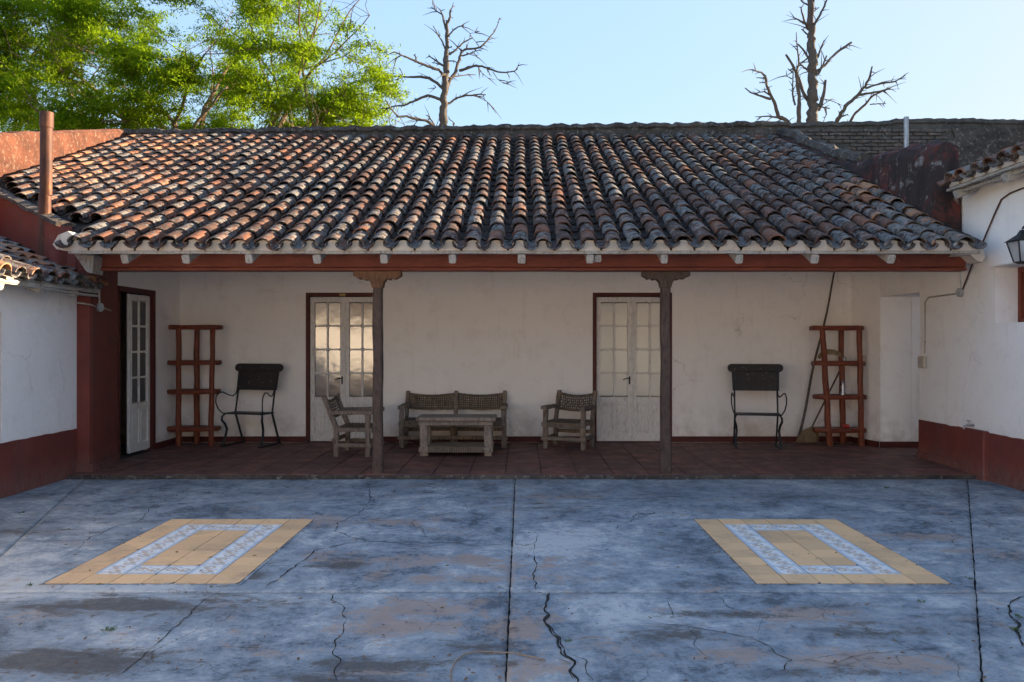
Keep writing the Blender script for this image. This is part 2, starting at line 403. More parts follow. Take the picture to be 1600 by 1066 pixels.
def copy_tree(src, loc, rz, label, group=None, rng=None):
    mw = Matrix.Translation(loc) @ Matrix.Rotation(rz, 4, 'Z')
    def cp(o, parent, w):
        c = o.copy(); COL.objects.link(c); c.parent = parent
        if parent is None: c.matrix_basis = w
        WM[c.name] = w
        for ch in [x for x in kids.get(o.name, [])]: cp(ch, c, w @ ch.matrix_basis)
        return c
    kids = {}
    for x in list(COL.objects):
        if x.parent: kids.setdefault(x.parent.name, []).append(x)
    r = cp(src, None, mw); r['label'] = label
    if group: r['group'] = group
    return r

def holed_wall(u0, u1, w0, w1, t, holes, step=None):
    """wall in local x-z, thickness y 0..t, rectangular holes (u0,u1,w0,w1)"""
    us = sorted({u0, u1, *[h[0] for h in holes], *[h[1] for h in holes]}); ws = sorted({w0, w1, *[h[2] for h in holes], *[h[3] for h in holes]})
    us = [u for u in us if u0 <= u <= u1]; ws = [w for w in ws if w0 <= w <= w1]
    solid = lambda i, j: 0 <= i < len(us) - 1 and 0 <= j < len(ws) - 1 and not any(h[0] <= (us[i] + us[i + 1]) / 2 <= h[1] and h[2] <= (ws[j] + ws[j + 1]) / 2 <= h[3] for h in holes)
    m = MB()
    for i in range(len(us) - 1):
        for j in range(len(ws) - 1):
            if not solid(i, j): continue
            a, b, c, d = us[i], us[i + 1], ws[j], ws[j + 1]
            m.add([(a, 0, c), (b, 0, c), (b, 0, d), (a, 0, d)], [(0, 1, 2, 3)]); m.add([(a, t, c), (b, t, c), (b, t, d), (a, t, d)], [(3, 2, 1, 0)])
            if not solid(i - 1, j): m.add([(a, 0, c), (a, 0, d), (a, t, d), (a, t, c)], [(0, 1, 2, 3)])
            if not solid(i + 1, j): m.add([(b, 0, c), (b, 0, d), (b, t, d), (b, t, c)], [(3, 2, 1, 0)])
            if not solid(i, j - 1): m.add([(a, 0, c), (a, t, c), (b, t, c), (b, 0, c)], [(0, 1, 2, 3)])
            if not solid(i, j + 1): m.add([(a, 0, d), (a, t, d), (b, t, d), (b, 0, d)], [(3, 2, 1, 0)])
    me_v = {}; nv = []; remap = []
    for p in m.v:
        k = tuple(round(c, 5) for c in p)
        if k not in me_v: me_v[k] = len(nv); nv.append(p)
        remap.append(me_v[k])
    m.v = nv; m.f = [tuple(remap[i] for i in f) for f in m.f]; return m
def face_plusx(x): return Matrix.Translation((x, 0, 0)) @ Matrix.Rotation(R(90), 4, 'Z')      # local x -> +Y, local y -> -X
def face_minusx(x): return Matrix.Translation((x, 0, 0)) @ Matrix(((0, 1, 0, 0), (1, 0, 0, 0), (0, 0, 1, 0), (0, 0, 0, 1)))  # local x -> +Y, local y -> +X

# ================================================================== GROUND
g = MB(); g.add([(-400, -400, -.06), (400, -400, -.06), (400, 700, -.06), (-400, 700, -.06)], [(0, 1, 2, 3)])
tag(part('ground', g, 'earth'), kind='structure')

STAINS = {  # px, py, rx(m), ry(m), weight
 'dark': [(215, 945, .75, .22, 1.3), (90, 1030, .7, .22, 1.3), (330, 930, .4, .1, .8), (600, 1040, .5, .12, 1.1), (730, 1010, .3, .1, .8), (545, 880, .25, .2, .8), (560, 1060, .5, .1, 1),
          (1060, 990, .35, .15, 1.1), (1120, 960, .4, .1, .9), (1350, 985, .45, .2, .8), (1300, 950, .5, .12, .7), (1330, 1050, .5, .1, .8), (860, 860, .15, .3, .3), (1010, 855, .6, .5, .35),
          (1000, 775, 1.2, .3, .6), (850, 790, .5, .3, .7), (1240, 775, .8, .2, .5), (60, 830, .6, .2, .8), (160, 815, .5, .15, .8), (620, 780, .8, .15, .5), (400, 895, .15, .35, .9),
          (1420, 880, .2, .1, .6), (440, 770, .7, .15, .4), (800, 1000, .06, .9, .5)],
 'brown': [(690, 875, .9, .18, 1), (740, 905, .8, .12, .9), (640, 965, .5, .3, .9), (590, 815, .6, .2, .8), (890, 775, .5, .15, .8), (1250, 960, .5, .12, .8), (1300, 1030, .7, .15, .9), (1460, 840, .35, .12, 1.1),
           (1150, 1020, .2, .08, 1), (820, 985, .2, .35, .9), (860, 1040, .3, .2, .8), (560, 1050, .3, .1, .7), (1500, 860, .4, .1, .7), (450, 980, .3, .15, .4)],
 'pale': [(60, 920, .9, .3, .9), (900, 850, .5, .4, .9), (300, 860, .3, .3, .4), (1000, 960, .6, .3, .5), (250, 1000, .4, .2, .6), (450, 840, .5, .2, .3), (30, 870, .5, .3, .8)]}
ST = {k: [(*ground(p[0], p[1])[:2], p[2], p[3], p[4]) for p in v] for k, v in STAINS.items()}
courtyard = tag(link('courtyard', None, None, Matrix.Translation((0, 3, 0))), kind='structure')
Lx = lambda Y: -4.84 + .361 * (8.9 - Y)
Cx = lambda Y: -.07
Rx = lambda Y: 2.72 + (Y - 4.79) * .545
def slab(q, res):
    """q: four ground corners, near-left, near-right, far-right, far-left"""
    q = [Vector((*p, 0)) for p in q]
    nu = max(2, int(max((q[1] - q[0]).length, (q[2] - q[3]).length) / res)); nv = max(2, int(max((q[3] - q[0]).length, (q[2] - q[1]).length) / res))
    nu, nv = min(nu, 170), min(nv, 170)
    P = np.zeros((nv + 1, nu + 1, 3))
    s = np.linspace(0, 1, nu + 1); t = np.linspace(0, 1, nv + 1)[:, None]
    for k in range(2): P[:, :, k] = (q[0][k] * (1 - s) + q[1][k] * s) * (1 - t) + (q[3][k] * (1 - s) + q[2][k] * s) * t
    ed = np.zeros((nv + 1, nu + 1), bool); ed[0] = ed[-1] = True; ed[:, 0] = ed[:, -1] = True
    P[:, :, :2] += np.random.uniform(-.0045, .0045, (nv + 1, nu + 1, 2)) * ed[:, :, None]
    P[:, :, 2] = 0.0015 * np.sin(P[:, :, 0] * 3.1) * np.sin(P[:, :, 1] * 2.3) - ed * .004
    v = P.reshape(-1, 3); W = nu + 1
    idx = np.arange((nv + 1) * W).reshape(nv + 1, W)
    f = np.stack([idx[:-1, :-1], idx[:-1, 1:], idx[1:, 1:], idx[1:, :-1]], -1).reshape(-1, 4)
    rim = list(idx[0, :]) + list(idx[1:, -1]) + list(idx[-1, -2::-1]) + list(idx[-2:0:-1, 0])
    base = len(v); skirt = v[rim].copy(); skirt[:, 2] = -.045
    v = np.concatenate([v, skirt]); n = len(rim)
    fs = f.tolist() + [(rim[i], base + i, base + (i + 1) % n, rim[(i + 1) % n]) for i in range(n)]
    me = bpy.data.meshes.new('slab'); me.from_pydata(v.tolist(), [], fs); me.update()
    for k, lst in ST.items():
        a = np.zeros(len(v))
        for (x, y, rx, ry, w) in lst:
            a = np.maximum(a, w * np.exp(-(((v[:, 0] - x) / rx) ** 2 + ((v[:, 1] - y) / ry) ** 2)))
        me.attributes.new(k, 'FLOAT', 'POINT').data.foreach_set('value', a.astype(np.float32))
    me.materials.append(M['blue_concrete'])
    me.polygons.foreach_set('use_smooth', [True] * len(me.polygons))
    return link('slab', me, courtyard)
J = .006
bands = [(1.2, 4.79 - J), (4.79 + J, 8.76)]
fns = [lambda Y: -5.0, Lx, Cx, Rx, lambda Y: 5.05]
for (y0, y1) in bands:
    for a, b in zip(fns[:-1], fns[1:]):
        slab([(a(y0) + J, y0), (b(y0) - J, y0), (b(y1) - J, y1), (a(y1) + J, y1)], .04)
slab([(-5, -9), (-.08, -9), (-.08, 1.19), (-5, 1.19)], .3); slab([(-.06, -9), (5.05, -9), (5.05, 1.19), (-.06, 1.19)], .3)
part('joint_bed', MB().box(-5, 5.05, -9, 8.8, -.055, -.022), 'dark_joint', courtyard)

# cracks in the concrete, dark ribbons of uneven width lying in the surface
def crack(pts, ox, oy, w):
    P = [ground(ox + x / 2, oy + y / 2, .0035) for x, y in pts]; F = []
    for a, b in zip(P[:-1], P[1:]):
        n = max(2, int((b - a).length / .035))
        for i in range(n):
            p = a.lerp(b, i / n)
            F.append(p + Vector((noise.noise(p * 9) * .035, noise.noise(p * 9 + Vector((5, 3, 1))) * .03, 0)))
    F.append(P[-1]); m = MB(); v = []
    for i, p in enumerate(F):
        d = (F[min(i + 1, len(F) - 1)] - F[max(i - 1, 0)]).normalized(); s = Vector((-d.y, d.x, 0))
        k = w * .62 * (.25 + 1.1 * random.random()) * min(1, .25 + min(i, len(F) - 1 - i) * .3)
        v += [p + s * k / 2, p - s * k / 2]
    m.add(v, [(2 * i, 2 * i + 1, 2 * i + 3, 2 * i + 2) for i in range(len(F) - 1)])
    part('crack', m, 'dark_joint', courtyard)
for pts, w in [([(350, 640), (405, 600), (450, 570), (520, 505), (570, 460), (620, 410), (690, 365)], .011), ([(1045, 650), (1058, 600), (1045, 530), (1080, 460), (1070, 420), (1035, 395), (1050, 370)], .010),
               ([(1150, 30), (1160, 80), (1125, 125), (1060, 150), (1050, 180), (1110, 200), (1150, 212), (1300, 216), (1590, 220)], .012), ([(1120, 215), (1050, 225), (985, 240), (930, 285), (870, 330), (830, 355)], .014),
               ([(590, 45), (540, 75), (470, 105), (440, 145), (370, 165), (280, 200), (245, 235)], .010), ([(50, 213), (200, 210), (280, 205)], .008), ([(950, 105), (1010, 135), (1130, 125)], .007),
               ([(640, 540), (760, 545), (900, 535), (1040, 530)], .006), ([(1440, 85), (1460, 110), (1280, 150), (1330, 185), (1338, 215)], .006)]: crack(pts, 0, 740, w)
for pts, w in [([(118, 372), (100, 430), (130, 500), (160, 550), (185, 590), (205, 655)], .030), ([(122, 470), (150, 520), (185, 575), (190, 640)], .014), ([(70, 255), (68, 300), (75, 365)], .014), ([(80, 180), (66, 255)], .006), ([(170, 545), (230, 590), (250, 650)], .009),
               ([(440, 465), (560, 480), (650, 495), (740, 510), (800, 540), (865, 580), (840, 610), (785, 645)], .009), ([(630, 372), (690, 420), (760, 440), (810, 455)], .007), ([(1600, 382), (1555, 400), (1558, 440), (1580, 480), (1578, 520), (1610, 545)], .022), ([(1450, 150), (1530, 175), (1610, 187)], .009),
               ([(490, 385), (500, 430), (490, 460)], .006), ([(785, 450), (768, 495)], .006), ([(30, 185), (300, 182), (370, 150), (395, 120)], .008), ([(720, 110), (1000, 115), (1200, 120), (1420, 135)], .006), ([(130, 455), (300, 442)], .005), ([(500, 610), (620, 600), (700, 590)], .005),
               ([(560, 480), (575, 540), (630, 590)], .006), ([(865, 580), (1000, 590), (1110, 560), (1330, 545), (1440, 560)], .006), ([(1480, 470), (1600, 480)], .006), ([(10, 560), (120, 570), (180, 600)], .006)]: crack(pts, 800, 740, w)

# ---- tiled panels let into the courtyard
def tile_panel(x0, y0, label):
    t = thing('tile_panel', label, 'tile panel', (x0 + .6, y0 + .9, 0), 0, 'tiled panels set in the courtyard floor')
    s = .2; gp = .0026
    part('bedding', MB().box(x0 - .004, x0 + 1.204, y0 - .004, y0 + 1.804, -.01, .0028), 'dark_joint', t)
    flat = MB().box(gp, s - gp, gp, s - gp, 0, .004, 0, .001)
    for (p, q) in (((x0 - .012, y0 - .02), (x0 - .012, y0 + 1.82)), ((x0 + 1.212, y0 - .02), (x0 + 1.212, y0 + 1.82)), ((x0 - .02, y0 - .014), (x0 + 1.22, y0 - .014)), ((x0 - .02, y0 + 1.814), (x0 + 1.22, y0 + 1.814))):
        m = MB(); m.beam((*p, .0), (*q, .0), .016, .008, seg=45, jit=.0035); part('mortar_edge', m, 'blue_concrete', t)
    plain = mesh('tile', flat, 'yellow_tile')
    chipped = []
    for q in range(5):
        c_ = random.uniform(.02, .05); d_ = random.uniform(.015, .04); e = s - gp
        chipped.append(mesh('tile', MB().prism([(gp, gp), (e - c_, gp), (e - c_ * .4, gp + d_ * .35), (e, gp + d_), (e, e), (gp + (.02 if q % 2 else .0), e), (gp, e - (.025 if q % 2 else .001))], 0, .004, 'z'), 'yellow_tile'))
    pm = {}
    for rot in range(4):
        me = mesh('tile', flat, 'scroll_tile'); uv = me.uv_layers.new(name='UVMap')
        for lp in me.loops:
            p = me.vertices[lp.vertex_index].co; a, b = p.x / s, p.y / s
            uv.data[lp.index].uv = (a, b) if rot == 0 else (b, a)
        pm[rot] = me
    for i in range(6):
        for j in range(9):
            ring = (i in (1, 4) and 1 <= j <= 7) or (j in (1, 7) and 1 <= i <= 4)
            me = (plain if random.random() < .72 else random.choice(chipped)) if not ring else pm[1 if i in (1, 4) else 0]
            link('tile', me, t, Matrix.Translation((x0 + i * s, y0 + j * s, .0012 + random.uniform(0, .0014))))
    return t
tile_panel(-2.95, 4.94, 'tiled panel with blue and white scroll border in the left half of the courtyard floor')
tile_panel(1.45, 4.94, 'tiled panel with blue and white scroll border in the right half of the courtyard floor')

# ---- porch floor
porch = tag(link('porch_floor', None, None, Matrix.Translation((0, 10, 0))), kind='structure')
part('bed', MB().box(-5.3, 7.5, 8.775, 11.7, -.05, .030), 'mortar', porch)
part('front_edge', MB().beam((-4.95, 8.79, .012), (5.0, 8.79, .012), .035, .05, seg=60, jit=.004), 'mossy_cement', porch)
s = .4; ptile = [mesh('tile', MB().box(.005, s - .005, .005, s - .005, -.02, .040 + random.uniform(-.001, .002), .001, .004), 'porch_clay') for _ in range(5)]
for i in range(25):
    for j in range(7):
        link('tile', random.choice(ptile), porch, Matrix.Translation((-5.0 + i * s + .02, 8.83 + j * s, .003)))
for i in range(6): link('tile', ptile[0], porch, Matrix.Translation((5.02 + i * s, 10.3, .002)) )
for i in range(6): link('tile', ptile[1], porch, Matrix.Translation((5.02 + i * s, 10.705, .002)))

# ================================================================== ROOF TILE MACHINE
TL, STEP, PITCH = .44, .334, .243
def tile_shape(r0, r1, L, th, n=7, up=True, wob=.004):
    """barrel tile: lip at y=0 (r0), top at y=L (r1)"""
    m = MB(); v = []; rows = 3
    sx = random.uniform(-wob, wob)
    for k in range(rows):
        y = L * k / (rows - 1); r = r0 + (r1 - r0) * k / (rows - 1)
        for layer in (0, 1):
            rr = r - th * layer
            for i in range(n + 1):
                a = math.pi * (i / n) ; fl = .80
                x = rr * math.cos(a) + sx * math.sin(a); z = rr * fl * math.sin(a)
                if not up: z = -z + 0
                v.append((x + random.uniform(-wob, wob) * .5, y + (random.uniform(-wob, wob) if k == 0 else 0), z + random.uniform(-wob, wob) * .4))
    W = n + 1; f = []
    for k in range(rows - 1):
        for i in range(n):
            a = k * 2 * W + i; b = a + 2 * W
            f.append((a, a + 1, b + 1, b)); f.append((a + W, b + W, b + W + 1, a + W + 1))
        for i in (0, n):
            a = k * 2 * W + i; b = a + 2 * W; f.append((a, b, b + W, a + W))
    for i in range(n): f.append((i, i + W, i + W + 1, i + 1))
    m.add(v, f); return m
def set_tint(me, tint, grime):
    n = len(me.vertices)
    me.attributes.new('tint', 'FLOAT', 'POINT').data.foreach_set('value', [tint] * n)
    me.attributes.new('grime', 'FLOAT', 'POINT').data.foreach_set('value', [grime] * n)
COVER = []
for i in range(36):
    tm = tile_shape(.092 + random.uniform(-.006, .006), .072, TL, .015)
    me = mesh('tile', tm, 'roof_clay', True); tint = ((i * 7) % 36) / 36; set_tint(me, tint, random.random()); COVER.append((tint, me, tm))
PAN = []
for i in range(6):
    tm = tile_shape(.074, .092, TL, .015, 6, False)
    me = mesh('pan_tile', tm, 'pan_clay', True); PAN.append((me, tm))
EAVEPAN = []
for i in range(6):
    tm = tile_shape(.080, .092, TL, .015, 6, False)
    me = mesh('pan_tile', tm, 'roof_clay', True); set_tint(me, random.random() * .6, .5 + random.random() * .5); EAVEPAN.append(me)
def tiles_on(parent, org, U, S, cols, rows, ok, limit=300, seed=1, tintbias=lambda p: 0.0, step=STEP):
    """cover and pan tiles on the plane through org; U along the eave, S up the slope"""
    rnd = random.Random(seed)
    U = Vector(U).normalized(); S = Vector(S).normalized(); N = U.cross(S).normalized()
    if N.z < 0: N = -N
    cells = []
    for c in cols:
        wob = rnd.uniform(-.008, .008)
        for r in range(rows):
            base = Vector(org) + U * (c * PITCH + wob + rnd.uniform(-.008, .008)) + S * (r * step + rnd.uniform(-.018, .018))
            if not ok(base, c, r): continue
            sag = noise.noise(base * .55) * .035
            tilt = R(rnd.uniform(1.2, 3.4)); yaw = R(rnd.uniform(-2.6, 2.6))
            B = Matrix((U, S, N)).transposed().to_4x4()
            mw = Matrix.Translation(base + N * (sag + .052 + rnd.uniform(-.004, .006))) @ B @ Matrix.Rotation(yaw, 4, 'Z') @ Matrix.Rotation(-tilt, 4, 'X') @ Matrix.Rotation(R(rnd.uniform(-3, 3)), 4, 'Y')
            if rnd.random() < .05: yaw *= 2.6; base = base - S * rnd.uniform(.01, .05)
            t = min(.999, max(0, rnd.random() * .8 + tintbias(base)))
            k = min(range(36), key=lambda i: abs(COVER[i][0] - t) + rnd.random() * .06)
            cells.append(((base - Vector((0, 0, EYE))).length, mw, k, c, r, base, B, N, sag))
    cells.sort(key=lambda x: x[0])
    # pans
    pv, pf = [], []
    for (_, mw, k, c, r, base, B, N, sag) in cells:
        for off in ((-.5,) if (c != max(cols)) else (-.5, .5)):
            pm = Matrix.Translation(base + U * off * PITCH + N * (sag + .062 + rnd.uniform(-.003, .003))) @ B @ Matrix.Rotation(R(rnd.uniform(-2, 2)), 4, 'Z') @ Matrix.Rotation(R(-2), 4, 'X')
            if r == 0: link('pan_tile', rnd.choice(EAVEPAN), parent, pm @ Matrix.Translation((0, -.03, 0)))
            else:
                tm = rnd.choice(PAN)[1]; o = len(pv)
                pv += [tuple(pm @ Vector(p)) for p in tm.v]; pf += [tuple(i + o for i in q) for q in tm.f]
    for d in cells[:limit]: link('tile', COVER[d[2]][1], parent, d[1])
    def joined(name, v, f, mat, tint=None):
        m = MB(); m.v = v; m.f = f; me = bpy.data.meshes.new(name); me.from_pydata(v, [], f); me.update(); me.materials.append(M[mat])
        me.polygons.foreach_set('use_smooth', [True] * len(f))
        try: me.set_sharp_from_angle(angle=R(42))
        except Exception: pass
        if tint:
            me.attributes.new('tint', 'FLOAT', 'POINT').data.foreach_set('value', tint[0]); me.attributes.new('grime', 'FLOAT', 'POINT').data.foreach_set('value', tint[1])
        o = link(name, me, parent); o['kind'] = 'stuff'; return o
    if pv: joined('lower_pan_tiles', pv, pf, 'pan_clay')
    rest = cells[limit:]
    if rest:
        v, f, t0, t1 = [], [], [], []
        for d in rest:
            tm = COVER[d[2]][2]; o = len(v); v += [tuple(d[1] @ Vector(p)) for p in tm.v]; f += [tuple(i + o for i in q) for q in tm.f]
            t0 += [COVER[d[2]][0]] * len(tm.v); t1 += [rnd.random()] * len(tm.v)
        joined('upper_tiles', v, f, 'roof_clay', (t0, t1))

# ================================================================== MAIN HOUSE
TP = .43; EY, EZ = 8.30, 2.475; RY = 14.78
SL = Vector((0, 1, TP)).normalized()
roofz = lambda Y: EZ + TP * (Y - EY)
diag = lambda X: 8.95 + max(0, (-5.05 - X)) * .87
house = thing('farmhouse', 'long low white farmhouse with deep tiled porch roof across the back of the courtyard', 'house', (0, 11.7, 0))
DA, DB, DT, DB0 = (-3.155, -2.03), (1.04, 2.20), 2.225, .045
wall = holed_wall(-5.3, 4.82, 0, 3.80, .35, [(DA[0], DA[1], 0, DT), (DB[0], DB[1], 0, DT)])
wall.xf(Matrix.Translation((0, 11.7, 0))); back_wall = part('wall', wall, 'white_plaster', house)
part('wall', MB().prism([(4.82, 11.7), (4.97, 11.08), (5.4, 11.08), (5.4, 12.05), (4.82, 12.05)], 0, 3.55, 'z'), 'white_plaster', house)
def skirt(x0, x1):
    part('skirting', MB().box(x0, x1, 11.672, 11.698, .043, .125, .001, .003), 'dark_red_wood', house)
skirt(-4.99, DA[0] - .002); skirt(DA[1] + .002, DB[0] - .002); skirt(DB[1] + .002, 4.80)
sk = MB(); sk.beam((4.80, 11.69, .084), (4.945, 11.085, .084), .02, .08, seg=1); part('skirting', sk, 'dark_red_wood', house)
part('skirting', MB().box(4.96, 7.4, 11.055, 11.078, .043, .125), 'dark_red_wood', house)

def door_leaf(parent, mw, w, h, pane_mat, handle=None):
    """local: x 0..w, z 0..h, front at y=0 facing -y"""
    st, rl = .065, .06; m = MB(); yb = .04
    botH = h * .27
    rows = 4; ph = (h - botH - rl * 1.6) / rows
    m.box(0, st, 0, yb, 0, h, 0, .003); m.box(w - st, w, 0, yb, 0, h, 0, .003)
    ix0, ix1 = st + .0005, w - st - .0005
    m.box(ix0, ix1, .003, yb - .003, 0, .11); m.box(ix0, ix1, .003, yb - .003, botH, botH + rl * 1.3); m.box(ix0, ix1, .003, yb - .003, h - .075, h)
    z0, z1 = botH + rl * 1.3, h - .075; ph = (z1 - z0) / rows; xm = w / 2
    for k in range(1, rows): m.box(ix0, ix1, .005, yb - .005, z0 + k * ph - .013, z0 + k * ph + .013, 0, .004)
    for k in range(rows): m.box(xm - .013, xm + .013, .007, yb - .007, z0 + k * ph + (.0135 if k else .0005), z0 + (k + 1) * ph - (.0135 if k < rows - 1 else .0005), 0, .004)
    m.box(xm - .02, xm + .02, .004, yb - .004, .1105, botH - .0005)
    lf = part('door', m, 'door_paint', parent, mw)
    for k in range(rows):
        for (a, b) in ((ix0, xm - .0135), (xm + .0135, ix1)):
            c = .018; x0, x1, q0, q1 = a, b, z0 + k * ph + .013, z0 + (k + 1) * ph - .013
            out = [(x0 + c, q0), (x1 - c, q0), (x1, q0 + c), (x1, q1 - c), (x1 - c, q1), (x0 + c, q1), (x0, q1 - c), (x0, q0 + c)]
            part('pane', MB().prism(out, .028, .031), pane_mat, lf, mw)
            if pane_mat == 'curtained_glass':
                pass
    for (a, b) in ((ix0, xm - .0205), (xm + .0205, ix1)):
        part('panel', MB().box(a, b, .018, .03, .1105, botH - .0005), 'door_paint', lf, mw)
        part('panel', MB().box(a + .02, b - .02, .008, .0175, .14, botH - .03, 0, .006), 'door_paint', lf, mw)
    if handle:
        hx = handle; hm = MB(); hm.box(hx - .012, hx + .012, -.006, -.0005, h * .395, h * .45, 0, .002); hm.tube([(hx, -.002, h * .435), (hx, -.045, h * .435)], .009, 8)
        sgn = -1 if hx > w / 2 else 1
        hm.tube([(hx, -.042, h * .435), (hx + sgn * .05, -.045, h * .438), (hx + sgn * .10, -.042, h * .425)], [.009, .008, .007], 8)
        part('handle', hm, 'black_iron', lf, mw, True)
    return lf
def double_door(x0, x1, pm, frame_l=.055):
    fm = MB(); yf = 11.69
    fm.box(x0, x0 + .055, yf, yf + .12, .043, DT, 0, .004); fm.box(x1 - .055, x1, yf, yf + .12, .043, DT, 0, .004); fm.box(x0 + .0555, x1 - .0555, yf + .002, yf + .12, DT - .055, DT, 0, .004)
    part('door_frame', fm, 'dark_red_wood', house)
    w = (x1 - x0 - .12) / 2; h = DT - .055 - .06
    door_leaf(house, Matrix.Translation((x0 + .057, 11.725, .052)), w, h, pm, w - .035)
    door_leaf(house, Matrix.Translation((x0 + .063 + w, 11.728, .052)), w, h, pm)
    part('door_stop', MB().box(x0 + .06 + w - .012, x0 + .06 + w + .016, 11.712, 11.7245, .055, DT - .06, 0, .003), 'door_paint', house)
    part('threshold', MB().box(x0 + .056, x1 - .056, 11.695, 11.80, .043, .050), 'dark_red_wood', house)
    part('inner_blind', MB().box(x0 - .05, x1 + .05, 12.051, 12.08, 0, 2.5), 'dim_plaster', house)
double_door(*DA, 'window_glass'); double_door(*DB, 'curtained_glass')
bolt = MB().box(-2.66, -2.57, 11.675, 11.688, 2.17, 2.215, 0, .004); bolt.tube([(-2.655, 11.672, 2.19), (-2.575, 11.672, 2.19)], .006, 6); part('door_bolt', bolt, 'brass', house)

# roof deck
roof = part('roof', MB().add([(x, y, roofz(y) + dz) for dz in (-.07, -.02) for (x, y) in [(-4.62, 8.36), (4.72, 8.36), (4.72, RY), (-7.32, RY), (-7.32, diag(-7.3)), (-5.08, 8.99), (-4.66, 8.90)]],
            [(0, 1, 2, 3, 4, 5, 6), (13, 12, 11, 10, 9, 8, 7)] + [(i, (i + 1) % 7, (i + 1) % 7 + 7, i + 7) for i in range(7)]), 'pan_clay', house)
part('ceiling', MB().add([(x, y, roofz(y) - .075) for (x, y) in [(-4.60, 8.38), (4.70, 8.38), (4.70, 11.8), (-5.2, 11.8), (-5.0, 9.05), (-4.66, 8.92)]], [(0, 1, 2, 3, 4, 5)]), 'white_plaster', house)
roof_under = 0
def ok_main(p, c, r):
    if p.x > 4.70 or p.x < -7.2 or p.y > RY - .12: return False
    return (p.x > -4.85 or p.y > diag(p.x) + .06)
def bias(p):
    b = -.26 + .14 * noise.noise(p * .7)
    if p.x < -4.2: b += .55 * min(1, (-4.2 - p.x) / 1.5)
    if p.x > 3.9 and p.y < 10.8: b += .80 * min(1, (p.x - 3.9) / .4)
    return b
tiles_on(roof, (-.02, EY, EZ), (1, 0, 0), SL, range(-30, 20), 21, ok_main, 300, 3, bias)
# plaster fillings under the covers and the eave board
nrm = Vector((0, -TP, 1)).normalized()
for c in range(-19, 20):
    x = -.02 + c * PITCH; w = .075
    out = [(x - .13, 2.452)] + [(x + w * math.cos(a) * 1.05, 2.50 + .062 * math.sin(a) + .018 * noise.noise(Vector((x, 3, 1)) * 3)) for a in [math.pi * (1 - k / 8) for k in range(9)]] + [(x + .13 - .016, 2.452)]
    out = [(x - .112, 2.452), (x - .105, 2.478)] + out[1:-1] + [(x + .105, 2.478), (x + .112, 2.452)]
    part('plaster_filling', MB().prism(out, 8.335 + random.uniform(-.004, .006), 8.40), 'cream_plaster', roof)
eb = MB(); eb.beam((-4.72, 8.36, 2.436), (4.78, 8.36, 2.436), .05, .032, seg=40, jit=.0035); part('eave_board', eb, 'white_board', roof)
raf = [195, 290, 390, 495, 600, 707, 815, 922, 1038, 1155, 1273, 1393]
for i, px in enumerate(raf):
    x = (px - CX) * 8.36 / FPX
    m = MB(); m.beam((x, 8.34 + random.uniform(-.01, .03), 2.365), (x, 11.69, 2.365 + TP * 3.35), .075 + random.uniform(-.006, .012), .095, seg=4, jit=.002); part('rafter', m, 'white_board', roof)
    if i == 7:
        m = MB(); m.beam((x + .085, 8.40, 2.375), (x + .085, 8.95, 2.375 + TP * .55), .07, .08, seg=2, jit=.002); part('rafter', m, 'white_board', roof)
bm_ = MB(); bm_.beam((-4.86, 8.90, 2.402), (4.90, 8.90, 2.402), .16, .155, seg=50, jit=.0018, ch=.05); part('beam', bm_, 'red_wood', house)
bm_ = MB(); bm_.beam((-4.86, 8.895, 2.304), (4.90, 8.895, 2.304), .175, .034, seg=50, jit=.0015, ch=.15); part('beam', bm_, 'red_wood', house)
kb = MB().tube([(0.0, 8.82, 2.385), (0.0, 8.79, 2.385)], .046, 16); part('beam_plug', kb, 'red_wood', house)
# eave ends: plaster stop and brace board at the left, plaster at the right
part('eave_stop', MB().prism([(-4.86, 2.47), (-4.62, 2.43), (-4.62, 2.50), (-4.66, 2.60), (-4.74, 2.66), (-4.84, 2.62), (-4.90, 2.52)], 8.36, 8.62), 'cream_plaster', roof)
part('eave_stop', MB().prism([(-5.02, 2.53), (-4.84, 2.46), (-4.70, 2.26), (-4.64, 2.24), (-4.62, 2.43), (-4.84, 2.56)], 8.64, 8.86), 'white_board', roof)
part('eave_stop', MB().prism([(4.70, 2.44), (4.84, 2.44), (4.90, 2.38), (4.96, 2.36), (5.0, 2.42), (4.98, 2.52), (4.82, 2.53)], 8.62, 8.88), 'cream_plaster', roof)

# ridge wall with a crumbling cap
def crumbly(name, x0, x1, y0, y1, z0, ztop, mat, parent=None, seg=None, amp=.03):
    seg = seg or int((x1 - x0) / .07); m = MB(); v = []
    for i in range(seg + 1):
        x = x0 + (x1 - x0) * i / seg; z = ztop(x)
        for (yy, zz, a) in ((y0, z0 if not callable(z0) else z0(x), 0), (y0 + .0, z - .10, .4), (y0 - .035, z - .07, .7), (y0 - .02, z, 1), ((y0 + y1) / 2, z + .03, 1), (y1, z, 1), (y1, z0 if not callable(z0) else z0(x), 0)):
            n = Vector((noise.noise(Vector((x * 5, yy * 5, zz * 5))), noise.noise(Vector((x * 7, yy * 7, zz * 7 + 9))), noise.noise(Vector((x * 6, yy * 3, 4))) + .6 * noise.noise(Vector((x * 17, yy * 9, 4)))))
            v.append(Vector((x, yy, zz)) + n * amp * a)
    f = [(i * 7 + k, i * 7 + (k + 1) % 7, (i + 1) * 7 + (k + 1) % 7, (i + 1) * 7 + k) for i in range(seg) for k in range(7)] + [tuple(range(7)), tuple(seg * 7 + k for k in range(6, -1, -1))]
    m.add(v, f); return part(name, m, mat, parent, smooth=False)
part('rear_wall', MB().box(-9, 16, 15.52, 15.7, -.05, 5.2), 'dim_plaster', house)
crumbly('ridge_parapet', -7.45, 4.95, RY, RY + .32, 0.0, lambda x: 5.43 + .013 * (x + 7), 'mossy_cement', house, amp=.042)

